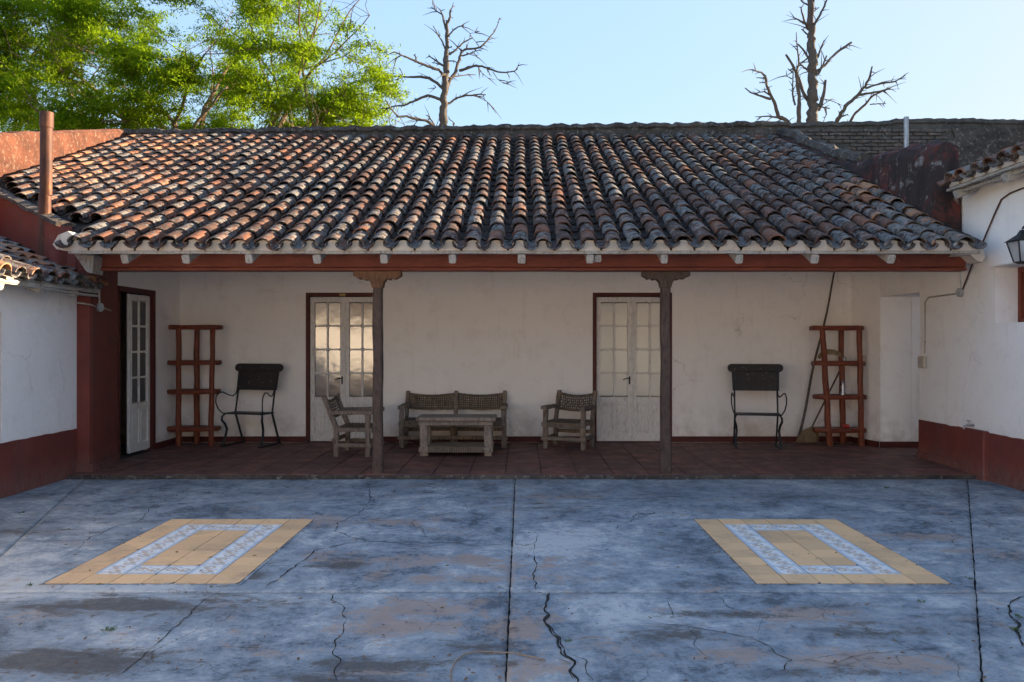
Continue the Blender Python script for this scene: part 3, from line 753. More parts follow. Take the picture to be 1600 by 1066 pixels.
# left and right parapets of the roof (run with the slope)
lp = thing('parapet_wall', 'sloping orange rendered parapet wall along the left edge of the main roof', 'wall', (-7.45, 12, 3))
v = []; ys = [15.08 - .12 * k for k in range(60)]
m = MB(); vv = []
for y in ys:
    top = 5.40 - .285 * (14.6 - y) if y < 14.6 else 5.40
    n1 = noise.noise(Vector((y * 3, 1, 1))) * .03; n2 = noise.noise(Vector((y * 4, 5, 1))) * .02
    vv += [(-7.28, y, roofz(min(y, 14.9)) - .9), (-7.28 + n2, y, top - .05 + n1), (-7.33 + n2, y, top + n1), (-7.55, y, top + n1 * .6), (-7.58, y, roofz(min(y, 14.9)) - .9)]
m.add(vv, [(i * 5 + k, i * 5 + (k + 1) % 5, (i + 1) * 5 + (k + 1) % 5, (i + 1) * 5 + k) for i in range(len(ys) - 1) for k in range(5)] + [(0, 1, 2, 3, 4), tuple((len(ys) - 1) * 5 + k for k in range(5))])
part('wall_body', m, 'orange_render', lp)
# flashing of mortar where tiles meet the wall
rp = thing('parapet_wall', 'blackened red parapet wall with peeling render beside the right edge of the main roof', 'wall', (4.9, 12, 3))
prof = [(15.1, 5.46), (14.2, 5.15), (13.2, 4.72), (12.2, 4.34), (11.5, 4.10), (11.1, 4.03), (10.7, 4.02), (10.3, 3.97), (9.9, 3.92), (9.55, 3.86), (9.32, 3.83), (9.16, 3.78)]
def pz(y):
    for (a, za), (b, zb) in zip(prof[:-1], prof[1:]):
        if b <= y <= a: return zb + (za - zb) * (y - b) / (a - b)
    return prof[-1][1] if y < 9.16 else prof[0][1]
m = MB(); vv = []; ys = [15.1 - .09 * k for k in range(67)]
for y in ys:
    n1 = noise.noise(Vector((y * 4, 7, 1))) * .03; n2 = noise.noise(Vector((y * 3, 2, 8))) * .025; t = pz(y) + n1
    vv += [(4.70, y, 2.72), (4.70 + n2, y, max(roofz(y) + .1, t - .14)), (4.73 + n2, y, t - .04), (4.85, y, t + .02), (5.0, y, t - .03), (5.045, y, 2.72)]
m.add(vv, [(i * 6 + k, i * 6 + (k + 1) % 6, (i + 1) * 6 + (k + 1) % 6, (i + 1) * 6 + k) for i in range(len(ys) - 1) for k in range(6)] + [tuple(range(6)), tuple((len(ys) - 1) * 6 + k for k in range(6))])
part('wall_body', m, 'stained_render', rp)
# lighter mortar coping along the sloping part
m = MB(); pts = [(4.84 + .03 * math.sin(y * 5), y, pz(y) + .015) for y in [14.9 - .15 * k for k in range(25)]]
m.tube(pts, [.10 + .02 * math.sin(i * 1.7) for i in range(25)], 7, .012); part('coping', m, 'mossy_cement', rp)
m = MB(); m.beam((4.685, 10.72, 3.6), (4.685, 10.70, 4.02), .03, .14, up=(0, 1, 0), seg=3, jit=.006)

hb = thing('sun_blocker', 'plain white block added out of view behind the right wing to shade the courtyard', 'house', (11.8, 12, 0))  # unseen mass added to keep low sun off the courtyard and left wall
part('wall', MB().box(9.75, 14, 9.3, 15.05, -.05, 5.9), 'white_plaster', hb)
part('roof', MB().box(9.6, 14.2, 9.2, 15.08, 5.901, 6.0), 'mossy_cement', hb)
# ---- brick wall behind on the right
bw = thing('brick_wall', 'old bare brick wall with a broken plaster patch rising behind the right parapet', 'wall', (9, 15.3, 3))
crumbly('wall_core', 4.96, 16.0, 15.13, 15.45, 2.5, lambda x: 5.68 + .02 * math.sin(x) + (.03 if x > 7 else 0), 'mortar', bw)
bricks = [mesh('brick', MB().box(-.117, .117, -.03, .0, -.025, .025, .004, .006), 'old_brick') for _ in range(6)]
nb = 0
for r in range(16):
    for c in range(12):
        x = 5.12 + c * .268 + (.131 if r % 2 else 0) + random.uniform(-.006, .006); z = 4.48 + r * .068
        if z > 5.55 or x > 8.0 + noise.noise(Vector((r * .4, 2, 2))) * .4 or random.random() < .03: continue
        link('brick', random.choice(bricks), bw, Matrix.Translation((x, 15.128 + random.uniform(-.008, .008), z)) @ Matrix.Rotation(R(random.uniform(-1.5, 1.5)), 4, 'Y'))
m = MB(); n = 40; vv = []
for i in range(n):
    z = 4.2 + 1.34 * i / (n - 1); x0 = 8.15 + noise.noise(Vector((z * 3, 2, 2))) * .35
    vv += [(x0, 15.092, z), (16, 15.088, z), (16, 15.13, z), (x0 + .01, 15.13, z)]
m.add(vv, [(i * 4 + k, i * 4 + (k + 1) % 4, (i + 1) * 4 + (k + 1) % 4, (i + 1) * 4 + k) for i in range(n - 1) for k in range(4)] + [(0, 1, 2, 3), tuple((n - 1) * 4 + k for k in (3, 2, 1, 0))])
part('plaster_patch', m, 'mossy_cement', bw)

# ================================================================== LEFT WING
lw = thing('house_wing', 'left white wing of the farmhouse with red dado and low tiled eave', 'house', (-6, 5, 0))
LH = [(9.90, 10.90, .043, 2.20), (6.1, 7.70, .52, 1.78)]
part('wall', holed_wall(-9.0, 12.05, 0, 2.12, .3, [LH[1], (9.90, 10.90, .0, 2.2)]), 'white_plaster', lw, face_plusx(-5.0))
part('wall', holed_wall(9.02, 12.05, 2.121, 2.66, .3, [(9.90, 10.90, 2.1, 2.20)]), 'white_plaster', lw, face_plusx(-5.0))
part('wall', MB().prism([(9.03, 2.661), (12.05, 2.661), (12.05, 3.95), (9.03, 2.67)], -5.3, -5.0, 'x'), 'white_plaster', lw)
part('dado', MB().prism([(-9, -.02), (8.98, -.02)] + [(8.98 - .05 * k, .528 + .009 * noise.noise(Vector((k * .3, 1, 1))) + .004 * noise.noise(Vector((k * 1.1, 4, 1)))) for k in range(120)] + [(-9, .53)], -5.0, -4.988, 'x'), 'red_plaster', lw)
pier = MB().prism([(-5.001, 8.99), (-4.855, 8.99), (-4.85, 9.05), (-4.99, 9.885), (-5.001, 9.885)], -.02, 2.49, 'z'); part('pier', pier, 'red_plaster', lw)
part('plinth', MB().prism([(-4.999, 8.96), (-4.80, 8.96), (-4.80, 9.10), (-4.965, 9.89), (-4.999, 9.89)], .035, .13, 'z'), 'red_plaster', lw)
part('pier', MB().box(-5.31, -4.992, 8.99, 9.018, 2.0, 2.72), 'red_plaster', lw)
fm = MB(); fm.box(-5.07, -4.985, 10.835, 10.90, .043, 2.20); fm.box(-5.07, -4.985, 9.90, 10.834, 2.13, 2.20); fm.box(-5.07, -4.985, 9.90, 9.94, .043, 2.129)
part('door_frame', fm, 'dark_red_wood', lw)
mwd = Matrix.Translation((-5.03, 10.27, .07)) @ Matrix.Rotation(R(90), 4, 'Z'); door_leaf(lw, mwd, .56, 2.05, 'dim_glass')
mwd = Matrix.Translation((-5.08, 9.95, .07)) @ Matrix.Rotation(R(178), 4, 'Z'); door_leaf(lw, mwd, .36, 2.05, 'dim_glass')
part('skirting', MB().box(-4.998, -4.975, 10.92, 11.67, .043, .125), 'dark_red_wood', lw)
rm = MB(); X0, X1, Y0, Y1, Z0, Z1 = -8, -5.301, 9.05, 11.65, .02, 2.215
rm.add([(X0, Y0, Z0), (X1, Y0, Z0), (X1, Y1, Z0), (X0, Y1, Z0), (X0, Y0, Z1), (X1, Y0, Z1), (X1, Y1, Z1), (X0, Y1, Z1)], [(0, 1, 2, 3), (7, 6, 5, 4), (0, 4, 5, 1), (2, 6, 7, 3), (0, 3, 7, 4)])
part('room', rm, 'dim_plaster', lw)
wf = MB(); wf.box(-5.10, -5.02, 7.62, 7.699, .521, 1.779); wf.box(-5.10, -5.02, 6.1, 7.619, 1.70, 1.779); wf.box(-5.10, -5.02, 6.1, 7.619, .521, .60); w_ = part('window', wf, 'pole_wood', lw)
part('pane', MB().box(-5.08, -5.07, 6.1, 7.62, .6, 1.7), 'dim_glass', w_)
LP = .36; LEX, LEZ = -4.74, 2.10
lroofz = lambda X: LEZ + LP * (LEX - X)
lrd = part('roof', MB().add([(x, y, lroofz(x) + dz) for dz in (-.06, -.015) for (x, y) in [(-4.80, -9), (-4.80, 9.12), (-5.1, 9.12), (-7.6, 11.0), (-7.6, -9)]], [(0, 1, 2, 3, 4), (9, 8, 7, 6, 5)] + [(i, (i + 1) % 5, (i + 1) % 5 + 5, i + 5) for i in range(5)]), 'white_board', lw)
tiles_on(lrd, (LEX, 9.02, LEZ), (0, 1, 0), (-1, 0, LP), range(-17, 9), 9, lambda p, c, r: (p.y < 9.2 if p.x > -5.1 else p.y < diag(p.x) - .12), 300, 11, lambda p: .40)
for k in range(14):
    y = 8.62 - k * .62; m = MB(); m.beam((-4.80, y, 2.015), (-5.2, y, 2.015 + LP * .4), .07, .07, seg=2, jit=.004); part('rafter', m, 'white_board', lrd)
m = MB(); m.beam((-4.79, 4.0, 2.065), (-4.79, 9.0, 2.065), .03, .03, seg=30, jit=.005); part('eave_board', m, 'white_board', lrd)
m = MB(); m.beam((-4.84, 7.2, 2.055), (-4.84, 9.05, 2.02), .12, .018, seg=12, jit=.005); part('eave_board', m, 'white_board', lrd)
# low red wall between the two roofs
vw = thing('valley_wall', 'low red wall with cement coping between the left wing roof and the main roof', 'wall', (-6, 9.8, 2.6))
A, B = Vector((-5.12, 8.98, 0)), Vector((-7.28, 10.90, 0)); m = MB(); vv = []; cp = []
dn = Vector((-(B - A).y, (B - A).x, 0)).normalized() * -.07
for i in range(25):
    p = A.lerp(B, i / 24); top = roofz(p.y) + .03 + noise.noise(p * 3) * .02; bot = lroofz(p.x) - .2
    for (q, z) in ((p - dn, bot), (p - dn, top), (p + dn, top), (p + dn, bot)): vv.append((q.x, q.y, z))
    cp.append((p.x, p.y, top + .015))
m.add(vv, [(i * 4 + k, i * 4 + (k + 1) % 4, (i + 1) * 4 + (k + 1) % 4, (i + 1) * 4 + k) for i in range(24) for k in range(4)] + [(0, 1, 2, 3), (99, 98, 97, 96)])
part('wall_body', m, 'red_plaster', vw)
m = MB(); m.beam((0, 0, 0), (1, 0, 0), .2, .05); m.v, m.f = [], []
m.sweep(cp, [(.10, -.02), (.10, .02), (0, .04), (-.10, .02), (-.10, -.02)], jit=.006); part('coping', m, 'mossy_cement', vw)

# rusty flue pipe
fp = at(70, 400, 9.3); base = lroofz(fp.x) - .05
m = MB(); m.tube([(fp.x, fp.y, base), (fp.x, fp.y, 3.2), (fp.x + .012, fp.y, 3.21), (fp.x + .02, fp.y, 4.0)], .066, 20); m.tube([(fp.x + .02, fp.y, 3.99), (fp.x + .022, fp.y, 4.17)], .074, 20, cap=False)
tag(part('flue_pipe', m, 'rusty_pipe', None, smooth=True), 'tall rusty iron flue pipe standing on the left wing roof', 'pipe')
m = MB(); p = at(1416, 183, 10.0); m.tube([(p.x, p.y, 3.85), (p.x, p.y, p.z)], .03, 14)
tag(part('flue_pipe', m, 'galvanised', None, smooth=True), 'short shiny grey metal flue pipe on the right parapet', 'pipe')

# ================================================================== RIGHT WING
rw = thing('house_wing', 'right white wing of the farmhouse with red dado, small window and higher tiled eave', 'house', (6, 5, 0))
WY0, WY1, WZ0, WZ1 = 7.35, 8.53, 1.70, 2.295
part('wall', holed_wall(-1, 9.15, 0, 3.42, .5, [(WY0, WY1, WZ0, WZ1)]), 'white_plaster', rw, face_minusx(5.05))
part('wall', MB().box(5.05, 5.55, 9.151, 10.15, 0, 2.715), 'white_plaster', rw)
part('lintel_wall', MB().prism([(4.975, 11.079), (5.05, 10.151), (5.55, 10.151), (5.55, 11.079)], 2.13, 3.1, 'z'), 'white_plaster', rw)
part('lintel_wall', MB().box(5.05, 5.55, 9.16, 10.15, 2.716, 3.3), 'white_plaster', rw)
part('passage_wall', MB().box(5.405, 7.6, 11.08, 11.3, 0, 2.6), 'white_plaster', rw); part('passage_wall', MB().box(5.551, 7.6, 9.9, 10.15, 0, 2.6), 'white_plaster', rw)
part('dado', MB().prism([(-1, -.02), (10.15, -.02)] + [(10.15 - .05 * k, .52 + .009 * noise.noise(Vector((k * .3, 8, 1))) + .004 * noise.noise(Vector((k * 1.1, 6, 1)))) for k in range(120)] + [(-1, .52)], 5.036, 5.049, 'x'), 'red_plaster', rw)
part('plinth', MB().box(5.012, 5.048, 9.12, 10.17, .02, .12, .003, .01), 'red_plaster', rw)
part('pier', MB().box(4.985, 5.048, 8.63, 9.08, -.02, .535, .003, .012), 'red_plaster', rw)
wf = MB(); x = 5.29; wf.box(x, x + .05, WY1 - .05, WY1 - .001, WZ0 + .001, WZ1 - .001); wf.box(x, x + .05, WY0, WY1 - .051, WZ1 - .05, WZ1 - .001); wf.box(x, x + .05, WY0, WY1 - .051, WZ0 + .001, WZ0 + .05); wf.box(x + .01, x + .04, 7.9, 7.95, WZ0 + .05, WZ1 - .05)
w_ = part('window', wf, 'red_wood', rw); part('shutter', MB().box(x + .03, x + .045, WY0, WY1 - .052, WZ0 + .052, WZ1 - .052), 'red_wood', w_)
part('window_ledge', MB().box(4.985, 5.049, WY0 - .1, WY1 + .03, WZ1 + .005, WZ1 + .03, .003), 'white_plaster', rw)
RP, REX, REZ = .40, 4.74, 3.27; rroofz = lambda X: REZ + RP * (X - REX)
rrd = part('roof', MB().add([(x, y, rroofz(x) + dz) for dz in (-.06, -.015) for (x, y) in [(4.80, -1.2), (4.80, 8.98), (10.5, 8.98), (10.5, -1.2)]], [(0, 1, 2, 3), (7, 6, 5, 4)] + [(i, (i + 1) % 4, (i + 1) % 4 + 4, i + 4) for i in range(4)]), 'white_board', rw)
tiles_on(rrd, (REX, 8.85, REZ), (0, 1, 0), (1, 0, RP), range(-17, 1), 16, lambda p, c, r: True, 280, 17, lambda p: .2)
for k in range(-0, 17):
    y = 8.85 - k * PITCH; out = [(y + .07 * math.cos(a), REZ + .0 + .065 * math.sin(a)) for a in [math.pi * q / 6 for q in range(7)]] + [(y - .11, REZ - .04), (y + .11, REZ - .04)]
    part('plaster_filling', MB().prism(out, REX + .05, REX + .12, 'x'), 'cream_plaster', rrd)
m = MB(); m.beam((4.80, 4, 3.205), (4.80, 8.99, 3.205), .05, .03, seg=40, jit=.003); part('eave_board', m, 'white_board', rrd)
m = MB(); m.beam((4.86, 4, 3.165), (4.86, 8.97, 3.165), .03, .03, seg=40, jit=.003); part('eave_board', m, 'white_board', rrd)
for y in (8.85, 7.95, 7.05, 6.1, 5.2, 4.3):
    m = MB(); m.beam((4.80, y, 3.13), (5.3, y, 3.13 + RP * .5), .08, .09, seg=2, jit=.003); part('rafter', m, 'white_board', rrd)

# ================================================================== HOUSE ACROSS THE COURTYARD (seen mirrored in the door glass)
ob = thing('opposite_house', 'sunlit white house across the courtyard, seen only mirrored in the left door glass', 'house', (0, -7.5, 0))
ow = holed_wall(-9, 9, 0, 3.0, .4, [(-8.3, -7.5, 0, 2.1), (-6.7, -5.9, 0, 2.1), (-4.5, -3.5, 0.9, 2.1), (1, 2, 0, 2.1), (5, 6, .9, 2.1)]); ow.xf(Matrix.Translation((0, -7, 0)) @ Matrix.Scale(-1, 4, (0, 1, 0)))
part('wall', ow, 'white_plaster', ob); part('back_wall', MB().box(-9, 9, -7.9, -7.5, 0, 3), 'red_plaster', ob)
part('dado', MB().box(-5.88, -3, -6.999, -6.98, 0, .4), 'red_plaster', ob); part('dado', MB().box(-3, .98, -6.999, -6.98, 0, .4), 'red_plaster', ob)
for x in (-8.35, -7.5, -6.75, -5.9):
    m = MB(); m.tube([(x + .03 * math.sin(k), -6.9, .3 * k) for k in range(10)], .07, 8); part('pillar', m, 'red_plaster', ob)
ord_ = part('roof', MB().add([(-9, -6.6, 2.9), (9, -6.6, 2.9), (9, -11, 4.9), (-9, -11, 4.9), (-9, -6.6, 2.95), (9, -6.6, 2.95), (9, -11, 4.95), (-9, -11, 4.95)], [(0, 1, 2, 3), (7, 6, 5, 4), (0, 4, 5, 1), (2, 6, 7, 3), (0, 3, 7, 4), (1, 2, 6, 5)]), 'white_board', ob)
tiles_on(ord_, (-3.5, -6.5, 2.93), (-1, 0, 0), (0, -1, .454), range(-8, 20), 12, lambda p, c, r: True, 0, 23, lambda p: .3)

# ================================================================== POSTS
def post(px, label, lean=0.0, flare=1.0, bmat='bracket_wood'):
    x = (px - CX) * 8.88 / FPX; t = thing('wooden_post', label, 'post', (x, 8.90, .04), 0, 'wooden posts carrying the porch beam')
    m = MB(); n = 14; pts = [(lean * (k / n) + .003 * math.sin(k), 0, .004 + 2.13 * k / n) for k in range(n + 1)]
    a = .052; c = .014; pr = [(a - c, -a), (a, -a + c), (a, a - c), (a - c, a), (-a + c, a), (-a, a - c), (-a, -a + c), (-a + c, -a)]
    m.sweep(pts, pr, (0, 1, 0), [(1 + .18 * max(0, 1 - k / 3) * flare) * (1.0 + .03 * math.sin(k * 1.3)) for k in range(n + 1)], .003)
    part('shaft', m, 'post_wood', t, local=True)
    out = [(-.058, 2.06), (-.07, 2.12), (-.10, 2.155), (-.135, 2.145), (-.16, 2.165), (-.20, 2.155), (-.225, 2.175), (-.255, 2.185), (-.268, 2.205), (-.262, 2.243)]
    out = out + [(-a_, b_) for a_, b_ in reversed(out)]
    out = [(q[0] + random.uniform(-.004, .004) + lean, q[1] + random.uniform(-.003, .003) - (0 if q[1] > 2.24 else 0)) for q in out]
    part('bracket', MB().prism(out, -.062, .062), bmat, t, local=True, bev=.006)
post(590, 'dark wooden porch post with worn orange carved bracket, before the mirroring left door')
post(1040, 'dark wooden porch post with plain brown carved bracket, before the right door', .0, 1.3, 'post_wood')

# ================================================================== FURNITURE
def weave(m, xa, xb, rowf, colf, nrow, ncol, th=.006):
    """straps: rowf(u, v) -> point"""
    for r in range(nrow):
        v = (r + .5) / nrow
        m.sweep([rowf(xa + (xb - xa) * k / 12, v) + Vector((0, .004 * (-1) ** (k + r), 0)) for k in range(13)], [(.005, -.0025), (.005, .0025), (-.005, .0025), (-.005, -.0025)], (0, 1, 0), [1.6] * 13, .001)
    for c in range(ncol):
        u = xa + (xb - xa) * (c + .5) / ncol; w = random.uniform(.7, 1.25) * colf
        m.sweep([rowf(u, k / 6) + Vector((random.uniform(-.002, .002), .006 * (-1) ** (k + c), 0)) for k in range(7)], [(w, -.003), (w, .003), (-w, .003), (-w, -.003)], (0, 1, 0), None, .001)
def rustic_seat(name, label, cat, W, bays, D=.58, loc=(0, 0, 0), rz=0.0, group=None, hb=.76):
    t = thing(name, label, cat, loc, rz, group); mt = 'rustic_wood'
    xs = [-W / 2 + .03 + (W - .06) * k / bays for k in range(bays + 1)]
    zs, za = .36, .56
    def P(name, m, mat=mt): return part(name, m, mat, t, local=True)
    for i, x in enumerate(xs):
        lean = .16
        P('back_post', MB().beam((x, D / 2 - .05, 0), (x + random.uniform(-.006, .006), D / 2 - .05, zs), .06, .06, (0, 1, 0), 4, .004))
        P('back_post', MB().beam((x, D / 2 - .05, zs + .001), (x, D / 2 - .05 + lean, hb), .055, .06, (0, 1, 0), 4, .004))
        P('leg', MB().beam((x, -D / 2 + .04, 0), (x, -D / 2 + .04, za - .03 if i in (0, bays) else zs - .04), .065, .06, (0, 1, 0), 5, .005))
    for s_ in (0, -1):
        x = xs[s_]; ar = MB(); ar.beam((x, -D / 2 - .04, za), (x, D / 2 + .03, za - .005), .085, .05, seg=6, jit=.005); P('armrest', ar)
        P('side_rail', MB().beam((x, -D / 2 + .06, .14), (x, D / 2 - .07, .14), .04, .05, seg=4, jit=.004))
        P('side_rail', MB().beam((x, -D / 2 + .06, zs - .02), (x, D / 2 - .07, zs - .02), .045, .055, seg=4, jit=.004))
    P('front_rail', MB().beam((xs[0] - .05, -D / 2 + .01, .14), (xs[-1] + .05, -D / 2 + .01, .14), .045, .05, seg=6, jit=.004))
    P('front_rail', MB().beam((xs[0] - .04, -D / 2 + .0, zs - .03), (xs[-1] + .04, -D / 2 + .0, zs - .03), .045, .06, seg=6, jit=.004))
    P('rear_rail', MB().beam((xs[0], D / 2 - .01, .2), (xs[-1], D / 2 - .01, .2), .04, .05, seg=6, jit=.004))
    sm = MB(); nx = max(14, int(W / .033))
    sf = lambda u, v: Vector((u, -D / 2 + .02 + v * (D - .08), zs + .012 - .035 * math.sin(math.pi * v) * math.sin(math.pi * (u - xs[0]) / (xs[-1] - xs[0]))))
    for c in range(nx):
        u = xs[0] + .03 + (xs[-1] - xs[0] - .06) * (c + .5) / nx
        sm.sweep([Vector((u, -D / 2 - .026, zs - .065)), Vector((u, -D / 2 - .026, zs + .004))] + [sf(u, k / 6) for k in range(7)], [(.0115, -.003), (.0115, .003), (-.0115, .003), (-.0115, -.003)], (0, 0, 1) if False else (.01, .3, 1), None, .0015)
    for r in range(10):
        v = (r + .5) / 10; sm.sweep([sf(xs[0] + (xs[-1] - xs[0]) * k / 12, v) + Vector((0, 0, .003)) for k in range(13)], [(.010, -.0025), (.010, .0025), (-.010, .0025), (-.010, -.0025)], (0, 0, 1), None, .001)
    o = P('woven_seat', sm, 'strap_leather'); o['kind'] = 'stuff'
    for b in range(bays):
        xa, xb = xs[b] + .028, xs[b + 1] - .028; z0, z1 = zs + .15, hb - .035
        def rf(u, v, xa=xa, xb=xb, z0=z0, z1=z1, b=b):
            w = (u - xa) / (xb - xa); sag = .035 * math.sin(math.pi * w) if bays == 1 else (.028 * math.sin(math.pi * w) * 1.0)
            z = z0 + (z1 - z0) * v - sag * (.6 + .4 * v)
            return Vector((u, D / 2 - .05 + .16 * (z - zs) / (hb - zs) + .02 * math.sin(math.pi * w), z))
        wm = MB(); weave(wm, xa, xb, rf, .0095, 6, int((xb - xa) / .030))
        for v in (0, 1): wm.tube([rf(xa + (xb - xa) * k / 14, v) for k in range(15)], [.014 if k % 2 else .017 for k in range(15)], 7)
        o = P('woven_back', wm, 'strap_leather'); o['kind'] = 'stuff'
    return t
rustic_seat('bench', 'two-bay rustic wooden bench with woven leather back against the wall', 'bench', 1.47, 2, .55, (-.95, 11.28, .045), 0, hb=.74)
c1 = rustic_seat('armchair', 'rustic woven-leather armchair in front of the wall between bench and right door, facing forward', 'armchair', .60, 1, .50, (.66, 11.08, .045), R(-22), 'rustic woven armchairs', .76)
copy_tree(c1, Vector((-2.15, 10.46, .045)), R(87), 'rustic woven-leather armchair seen side-on behind the left porch post', 'rustic woven armchairs')

# low table
tb = thing('coffee_table', 'low rough wooden table with lower shelf standing before the bench', 'table', (-.84, 10.45, .045))
def P(name, m, mat, par, **k): return part(name, m, mat, par, local=True, **k)
m = MB(); ox = [(-.50, -.24), (-.47, -.26), (.46, -.265), (.51, -.25), (.505, .0), (.51, .24), (.0, .25), (-.49, .245), (-.505, .1), (-.51, -.1)]
m.prism(ox, .445, .495, 'z'); P('tabletop', m, 'table_wood', tb, bev=.008)
m = MB(); m.beam((-.47, -.205, .415), (.47, -.205, .415), .04, .055, seg=6, jit=.003); P('apron', m, 'table_wood', tb)
m = MB(); m.beam((-.47, .205, .415), (.47, .205, .415), .04, .055, seg=6, jit=.003); P('apron', m, 'table_wood', tb)
for sx in (-1, 1):
    for sy in (-1, 1):
        m = MB(); m.beam((sx * .41, sy * .18, 0), (sx * .41, sy * .18, .387), .10, .09, (0, 1, 0), 4, .004); P('leg', m, 'table_wood', tb)
    m = MB(); m.beam((sx * .41, -.13, .07), (sx * .41, .13, .07), .05, .06, seg=3, jit=.003); P('stretcher', m, 'table_wood', tb)
for sy in (-1, 1):
    m = MB(); m.beam((-.47, sy * .245, .085), (.47, sy * .245, .085), .035, .065, seg=6, jit=.003); P('stretcher', m, 'table_wood', tb)
sh = MB()
for c in range(24):
    u = -.34 + c * .0295; sh.sweep([(u, -.27, .05), (u, -.27, .12), (u, -.1, .118), (u, .1, .118), (u, .25, .12)], [(.011, -.003), (.011, .003), (-.011, .003), (-.011, -.003)], (.01, .3, 1), None, .001)
for r in range(12): sh.sweep([(-.36 + .72 * k / 8, -.22 + r * .038, .123) for k in range(9)], [(.011, -.003), (.011, .003), (-.011, .003), (-.011, -.003)], (0, 0, 1), None, .001)
o = P('woven_shelf', sh, 'strap_leather', tb); o['kind'] = 'stuff'

# iron garden seats with painted panel backs
def iron_seat(loc, rz, label):
    t = thing('garden_seat', label, 'chair', loc, rz, 'iron-framed seats with dark panel backs')
    W = .29
    pb = lambda z: .09 + .17 * (z - .45) / .7
    m = MB(); m.prism([(-.315, .77), (.315, .77), (.325, 1.05), (-.325, 1.05)], -.008, .008); m.xf(Matrix.Translation((0, .205, 0)) @ Matrix.Translation((0, 0, .9)) @ Matrix.Rotation(R(-13), 4, 'X') @ Matrix.Translation((0, 0, -.9)))
    P('back_panel', m, 'chipped_panel', t)
    rr = .056; out = [(-.325 + rr * math.cos(a), rr * math.sin(a)) for a in [R(90 + 180 * k / 8) for k in range(9)]] + [(.325 + rr * math.cos(a), rr * math.sin(a)) for a in [R(-90 + 180 * k / 8) for k in range(9)]]
    m = MB(); m.prism(out, -.018, .018); m.xf(Matrix.Translation((0, .245, 1.09)) @ Matrix.Rotation(R(-13), 4, 'X')); P('top_rail', m, 'chipped_panel', t, bev=.005)
    for s in (-1, 1):
        m = MB(); m.beam((s * W, .30, .01), (s * W, .10, .45), .022, .03, (0, 1, 0), 3); m.beam((s * W, .10, .45), (s * W, .235, 1.03), .022, .02, (0, 1, 0), 4); P('back_leg', m, 'black_iron', t)
        m = MB(); m.tube([(s * W, -.16, .45), (s * (W + .02), -.19, .42), (s * (W + .02), -.20, .37), (s * W, -.15, .31), (s * (W - .01), -.12, .24), (s * W, -.14, .14), (s * (W + .01), -.19, .02)], [.011, .014, .016, .017, .017, .017, .018], 8); P('front_leg', m, 'black_iron', t, smooth=True)
        m = MB(); m.beam((s * W, -.24, .012), (s * W, .33, .012), .035, .024, seg=3, jit=.001); P('runner', m, 'black_iron', t)
        ctrl = [(0, .165, .80), (.005, .12, .72), (.015, .06, .69), (.03, -.02, .71), (.05, -.12, .755), (.062, -.20, .755), (.07, -.26, .70), (.068, -.27, .62), (.05, -.24, .53), (.02, -.18, .465), (0, -.14, .45)]
        m = MB(); m.tube([(s * (W + a), b, c) for a, b, c in ctrl], .009, 7); P('armrest', m, 'black_iron', t, smooth=True)
    m = MB(); m.box(-.31, .31, -.17, .12, .448, .468, .002, .004); P('seat', m, 'black_iron', t)
    return t
s1 = iron_seat((1185 - CX) * 11.05 / FPX and Vector((3.265, 11.10, .045)), R(-11), 'dark iron-framed seat with chipped panel back, right of the white door')
copy_tree(s1, Vector((-3.83, 11.27, .045)), R(-13), 'dark iron-framed seat with chipped panel back, beside the left corner shelf', 'iron-framed seats with dark panel backs')

# log shelves
def log_shelf(loc, poles, boards, label, flip=1):
    t = thing('log_shelf', label, 'shelf', loc, 0, 'varnished log corner shelves')
    for (x0, y0, x1, y1, rr) in poles:
        m = MB(); n = 9; m.tube([(x0 + (x1 - x0) * k / n + .0045 * math.sin(k * 1.9 + x0 * 30), y0 + (y1 - y0) * k / n, 1.655 * k / n) for k in range(n + 1)], [rr * (1.08 - .12 * k / n + .04 * math.sin(k * 2.1 + x0 * 9)) for k in range(n + 1)], 10, .002)
        P('pole', m, 'varnished_wood', t, smooth=True)
    for (xa, xb, z) in boards:
        out = []; n = 24; cx, hw, hd = (xa + xb) / 2, (xb - xa) / 2, .15
        m = MB(); vv = []; 
        for lay, (dz, k) in enumerate([(-.03, .93), (-.012, 1.0), (.014, 1.0), (.032, .94)]):
            for i in range(n):
                a = 2 * math.pi * i / n; ca, sa = math.cos(a), math.sin(a)
                ex = math.copysign(abs(ca) ** .55, ca) * hw; ey = math.copysign(abs(sa) ** .6, sa) * hd
                vv.append((cx + ex * (1 - (1 - k) * .3) + .006 * math.sin(i * 2.3), -.02 + ey * k + .007 * math.sin(i * 1.7 + xa * 9), z + dz + .003 * math.sin(i)))
        m.add(vv, [(l * n + i, l * n + (i + 1) % n, (l + 1) * n + (i + 1) % n, (l + 1) * n + i) for l in range(3) for i in range(n)] + [tuple(range(n)), tuple(3 * n + i for i in range(n - 1, -1, -1))])
        P('shelf', m, 'varnished_wood', t, smooth=True)
    return t
u = 11.35 / FPX
log_shelf((-4.62, 11.38, .045), [(-.205, -.13, -.20, -.13, .038), (-.065, .16, -.065, .16, .040), (.245, -.12, .275, -.12, .036)],
          [(-.37, .365, 1.665), (-.385, .345, 1.165), (-.395, .335, .755), (-.40, .335, .23)], 'varnished log shelf unit with four tiers in the left corner of the porch')
log_shelf((4.50, 11.38, .045), [(-.17, -.13, -.27, -.13, .040), (.13, .14, .10, .14, .040), (.28, -.13, .25, -.13, .038)],
          [(-.40, .335, 1.655), (-.375, .355, 1.155), (-.355, .375, .68), (-.36, .37, .21)], 'varnished log shelf unit holding small things in the right corner of the porch')
